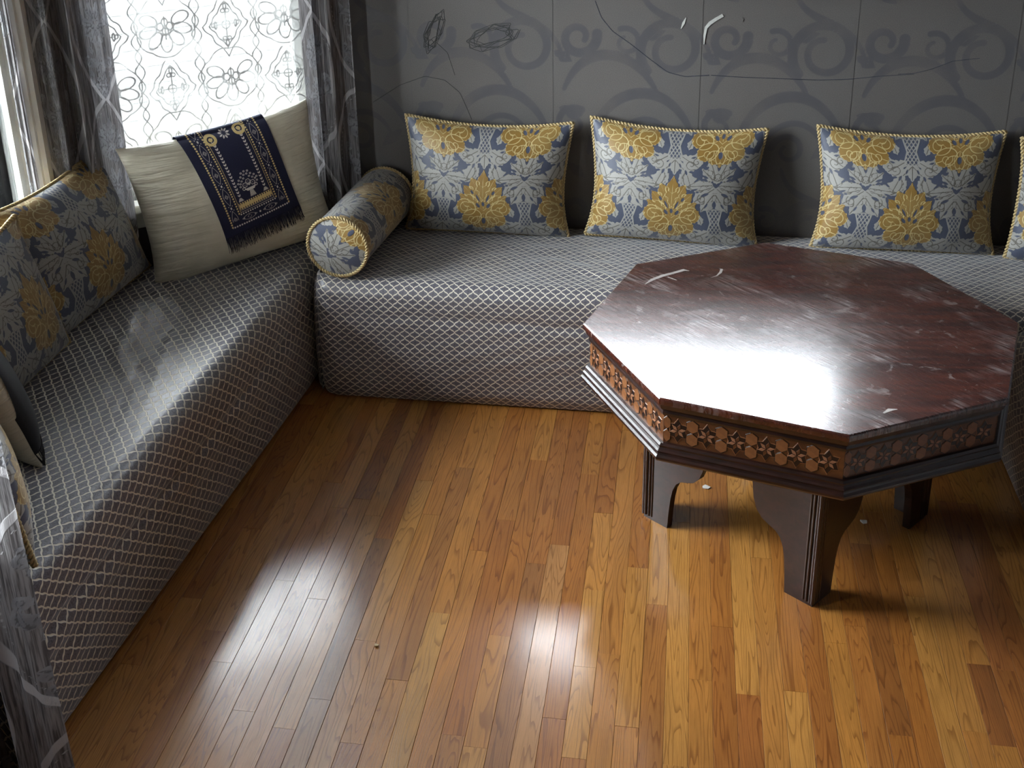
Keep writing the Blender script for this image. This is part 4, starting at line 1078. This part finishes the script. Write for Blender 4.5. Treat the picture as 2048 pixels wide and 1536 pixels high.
# legs: two shaped boards meeting at a reeded corner
RL = .405; HL = Z_A0-.046
def leg_mesh():
    out = [(0, 0), (.086, 0), (.090, .06), (.095, .11), (.101, .14), (.112, .165), (.128, .180), (.150, .188), (.172, .198), (.190, .218), (.202, .25), (.209, .30), (.212, .36), (.213, HL), (0, HL)]
    t = .022; V, Fc = [], []
    def board(d, n):
        k = len(V); m = len(out)
        for a, z in out: V.append((d[0]*a, d[1]*a, z))
        for a, z in out: V.append((d[0]*a-n[0]*t, d[1]*a-n[1]*t, z))
        Fc.append(tuple(range(k, k+m))); Fc.append(tuple(reversed(range(k+m, k+2*m))))
        for i in range(m):
            j = (i+1) % m; Fc.append((k+j, k+i, k+m+i, k+m+j))
    c = math.sqrt(.5)
    board((-c, c), (c, c)); board((-c, -c), (c, -c))
    return mesh('leg', V, Fc, M_DARK)
LEG_ME = leg_mesh(); bm = bmesh.new(); bm.from_mesh(LEG_ME); bmesh.ops.recalc_face_normals(bm, faces=bm.faces[:]); bm.to_mesh(LEG_ME); bm.free()
bead = []
c = math.sqrt(.5)
for d in ((-c, c), (-c, -c)):
    n = (c, c) if d[1] > 0 else (c, -c)
    for a, r in ((.006, .0055), (.018, .0042), (.028, .003)):
        bead.append(tube(np.array([[d[0]*a+n[0]*.0005, d[1]*a+n[1]*.0005, z] for z in np.linspace(.012, HL, 6)]), r, 8))
bead.append(tube(np.array([[.001, 0, z] for z in np.linspace(.012, HL, 6)]), .006, 8))
v, q = cat(bead); REED_ME = raw_mesh('corner_reeding', v, q, M_DARK)
for k in range(4):
    a = k*PI/2
    l = obj('leg', LEG_ME, table, (RL*math.cos(a), RL*math.sin(a), 0.0), (0, 0, a)); obj('corner_reeding', REED_ME, l)
# paint smears on the top
M_SMEAR = plain('dried_white_paint', srgb(176, 170, 168), .5, 90, .1)
def tpt(u, v, z=TH_):
    D = rt*((u-P_X)/F_PX)+up*((P_Y-v)/F_PX)+fw; t = (z-CAM_H)/D.z; x, y = D.x*t-TC[0], D.y*t-TC[1]
    return x*math.cos(-T_ROT)-y*math.sin(-T_ROT), x*math.sin(-T_ROT)+y*math.cos(-T_ROT)
def smear(pix, wid):
    p = np.array([tpt(*q) for q in pix]); t = np.gradient(p, axis=0); t /= np.linalg.norm(t, axis=1)[:, None]; nn = np.stack([-t[:, 1], t[:, 0]], 1)*np.array(wid)[:, None]
    n = len(p); a, b = p+nn, p-nn
    V = [(x, y, TH_+.0006) for x, y in a]+[(x, y, TH_+.0006) for x, y in b]+[(x, y, TH_-.0005) for x, y in a]+[(x, y, TH_-.0005) for x, y in b]
    Fc = []
    for i in range(n-1): Fc += [(i, n+i, n+i+1, i+1), (i, i+1, 2*n+i+1, 2*n+i), (n+i, 3*n+i, 3*n+i+1, n+i+1)]
    obj('paint_smear', mesh('paint_smear', V, Fc, M_SMEAR), table)
smear([(1296, 567), (1310, 557), (1330, 549), (1352, 543), (1372, 537), (1382, 539)], [.001, .006, .007, .006, .007, .001])
smear([(1340, 551), (1350, 555), (1358, 558)], [.001, .002, .0005])
smear([(1424, 553), (1436, 549), (1443, 542), (1445, 535)], [.0005, .002, .004, .004])
smear([(1768, 833), (1780, 826), (1795, 825)], [.002, .006, .001])

# ------------------------------------------------------------------ litter on the floor
M_SCRAP = plain('scrap_paper', srgb(214, 212, 208), .8, 60, .06)
def scrap(label, u, v, r, seed, mat=M_SCRAP, nm='paper_scrap', z=0.0):
    q = random.Random(seed); x, y = fpt(u, v); n = 7
    pts = [(r*q.uniform(.6, 1.1)*math.cos(i*2*PI/n)*1.3, r*q.uniform(.6, 1.1)*math.sin(i*2*PI/n)) for i in range(n)]
    V = [(a, b, .0006) for a, b in pts]+[(a, b, .002+q.uniform(0, .004)) for a, b in pts]+[(0, 0, .005)]
    Fc = [tuple(reversed(range(n)))]+[(i, (i+1) % n, n+(i+1) % n, n+i) for i in range(n)]+[(n+i, n+(i+1) % n, 2*n) for i in range(n)]
    tag(obj(nm, mesh(nm, V, Fc, mat), None, (x, y, .0004)), label, 'scrap')
scrap('white paper scrap on the oak floor beside the front table leg', 1728, 1045, .010, 1)
scrap('torn white paper curl on the oak floor between two table legs', 1412, 976, .010, 2)
scrap('tiny pale wood chip lying at a floor joint in the open floor', 753, 1292, .006, 3, plain('pale_chip', srgb(210, 190, 150), .8, 50, .1), 'wood_chip')

# ------------------------------------------------------------------ outdoors, seen through the lace
tag(obj('ground', mesh('ground', *box_vf(-26, 26, -22, 30, -1.1, -1.0), M_GROUND)), kind='structure')
cx, cy = -1.64-N1[0]*5.2, 3.7-N1[1]*5.2
house = empty('low_house_wall', (cx, cy, -1.0), TH); tag(house, 'grey clapboard shed wall of the neighbour house outside the lace-curtained window, cut low for sky light', 'facade')  # neighbour house wall, cut low so that more sky light enters the bay
obj('wall', multi_box('wall', [(-5, 5, .03, .3, 0, 2.45)], M_SIDING), house)
def clap():
    V = [(-5, .004, 0), (5, .004, 0), (5, .03, 0), (-5, .03, 0), (-5, .012, .145), (5, .012, .145), (5, .03, .145), (-5, .03, .145)]
    return mesh('clapboard', V, [(0, 1, 5, 4), (3, 2, 1, 0), (4, 5, 6, 7), (2, 3, 7, 6), (0, 4, 7, 3), (1, 2, 6, 5)], M_SIDING)
CL = clap()
for i in range(17): obj('clapboard', CL, house, (0, 0, .05+i*.14))
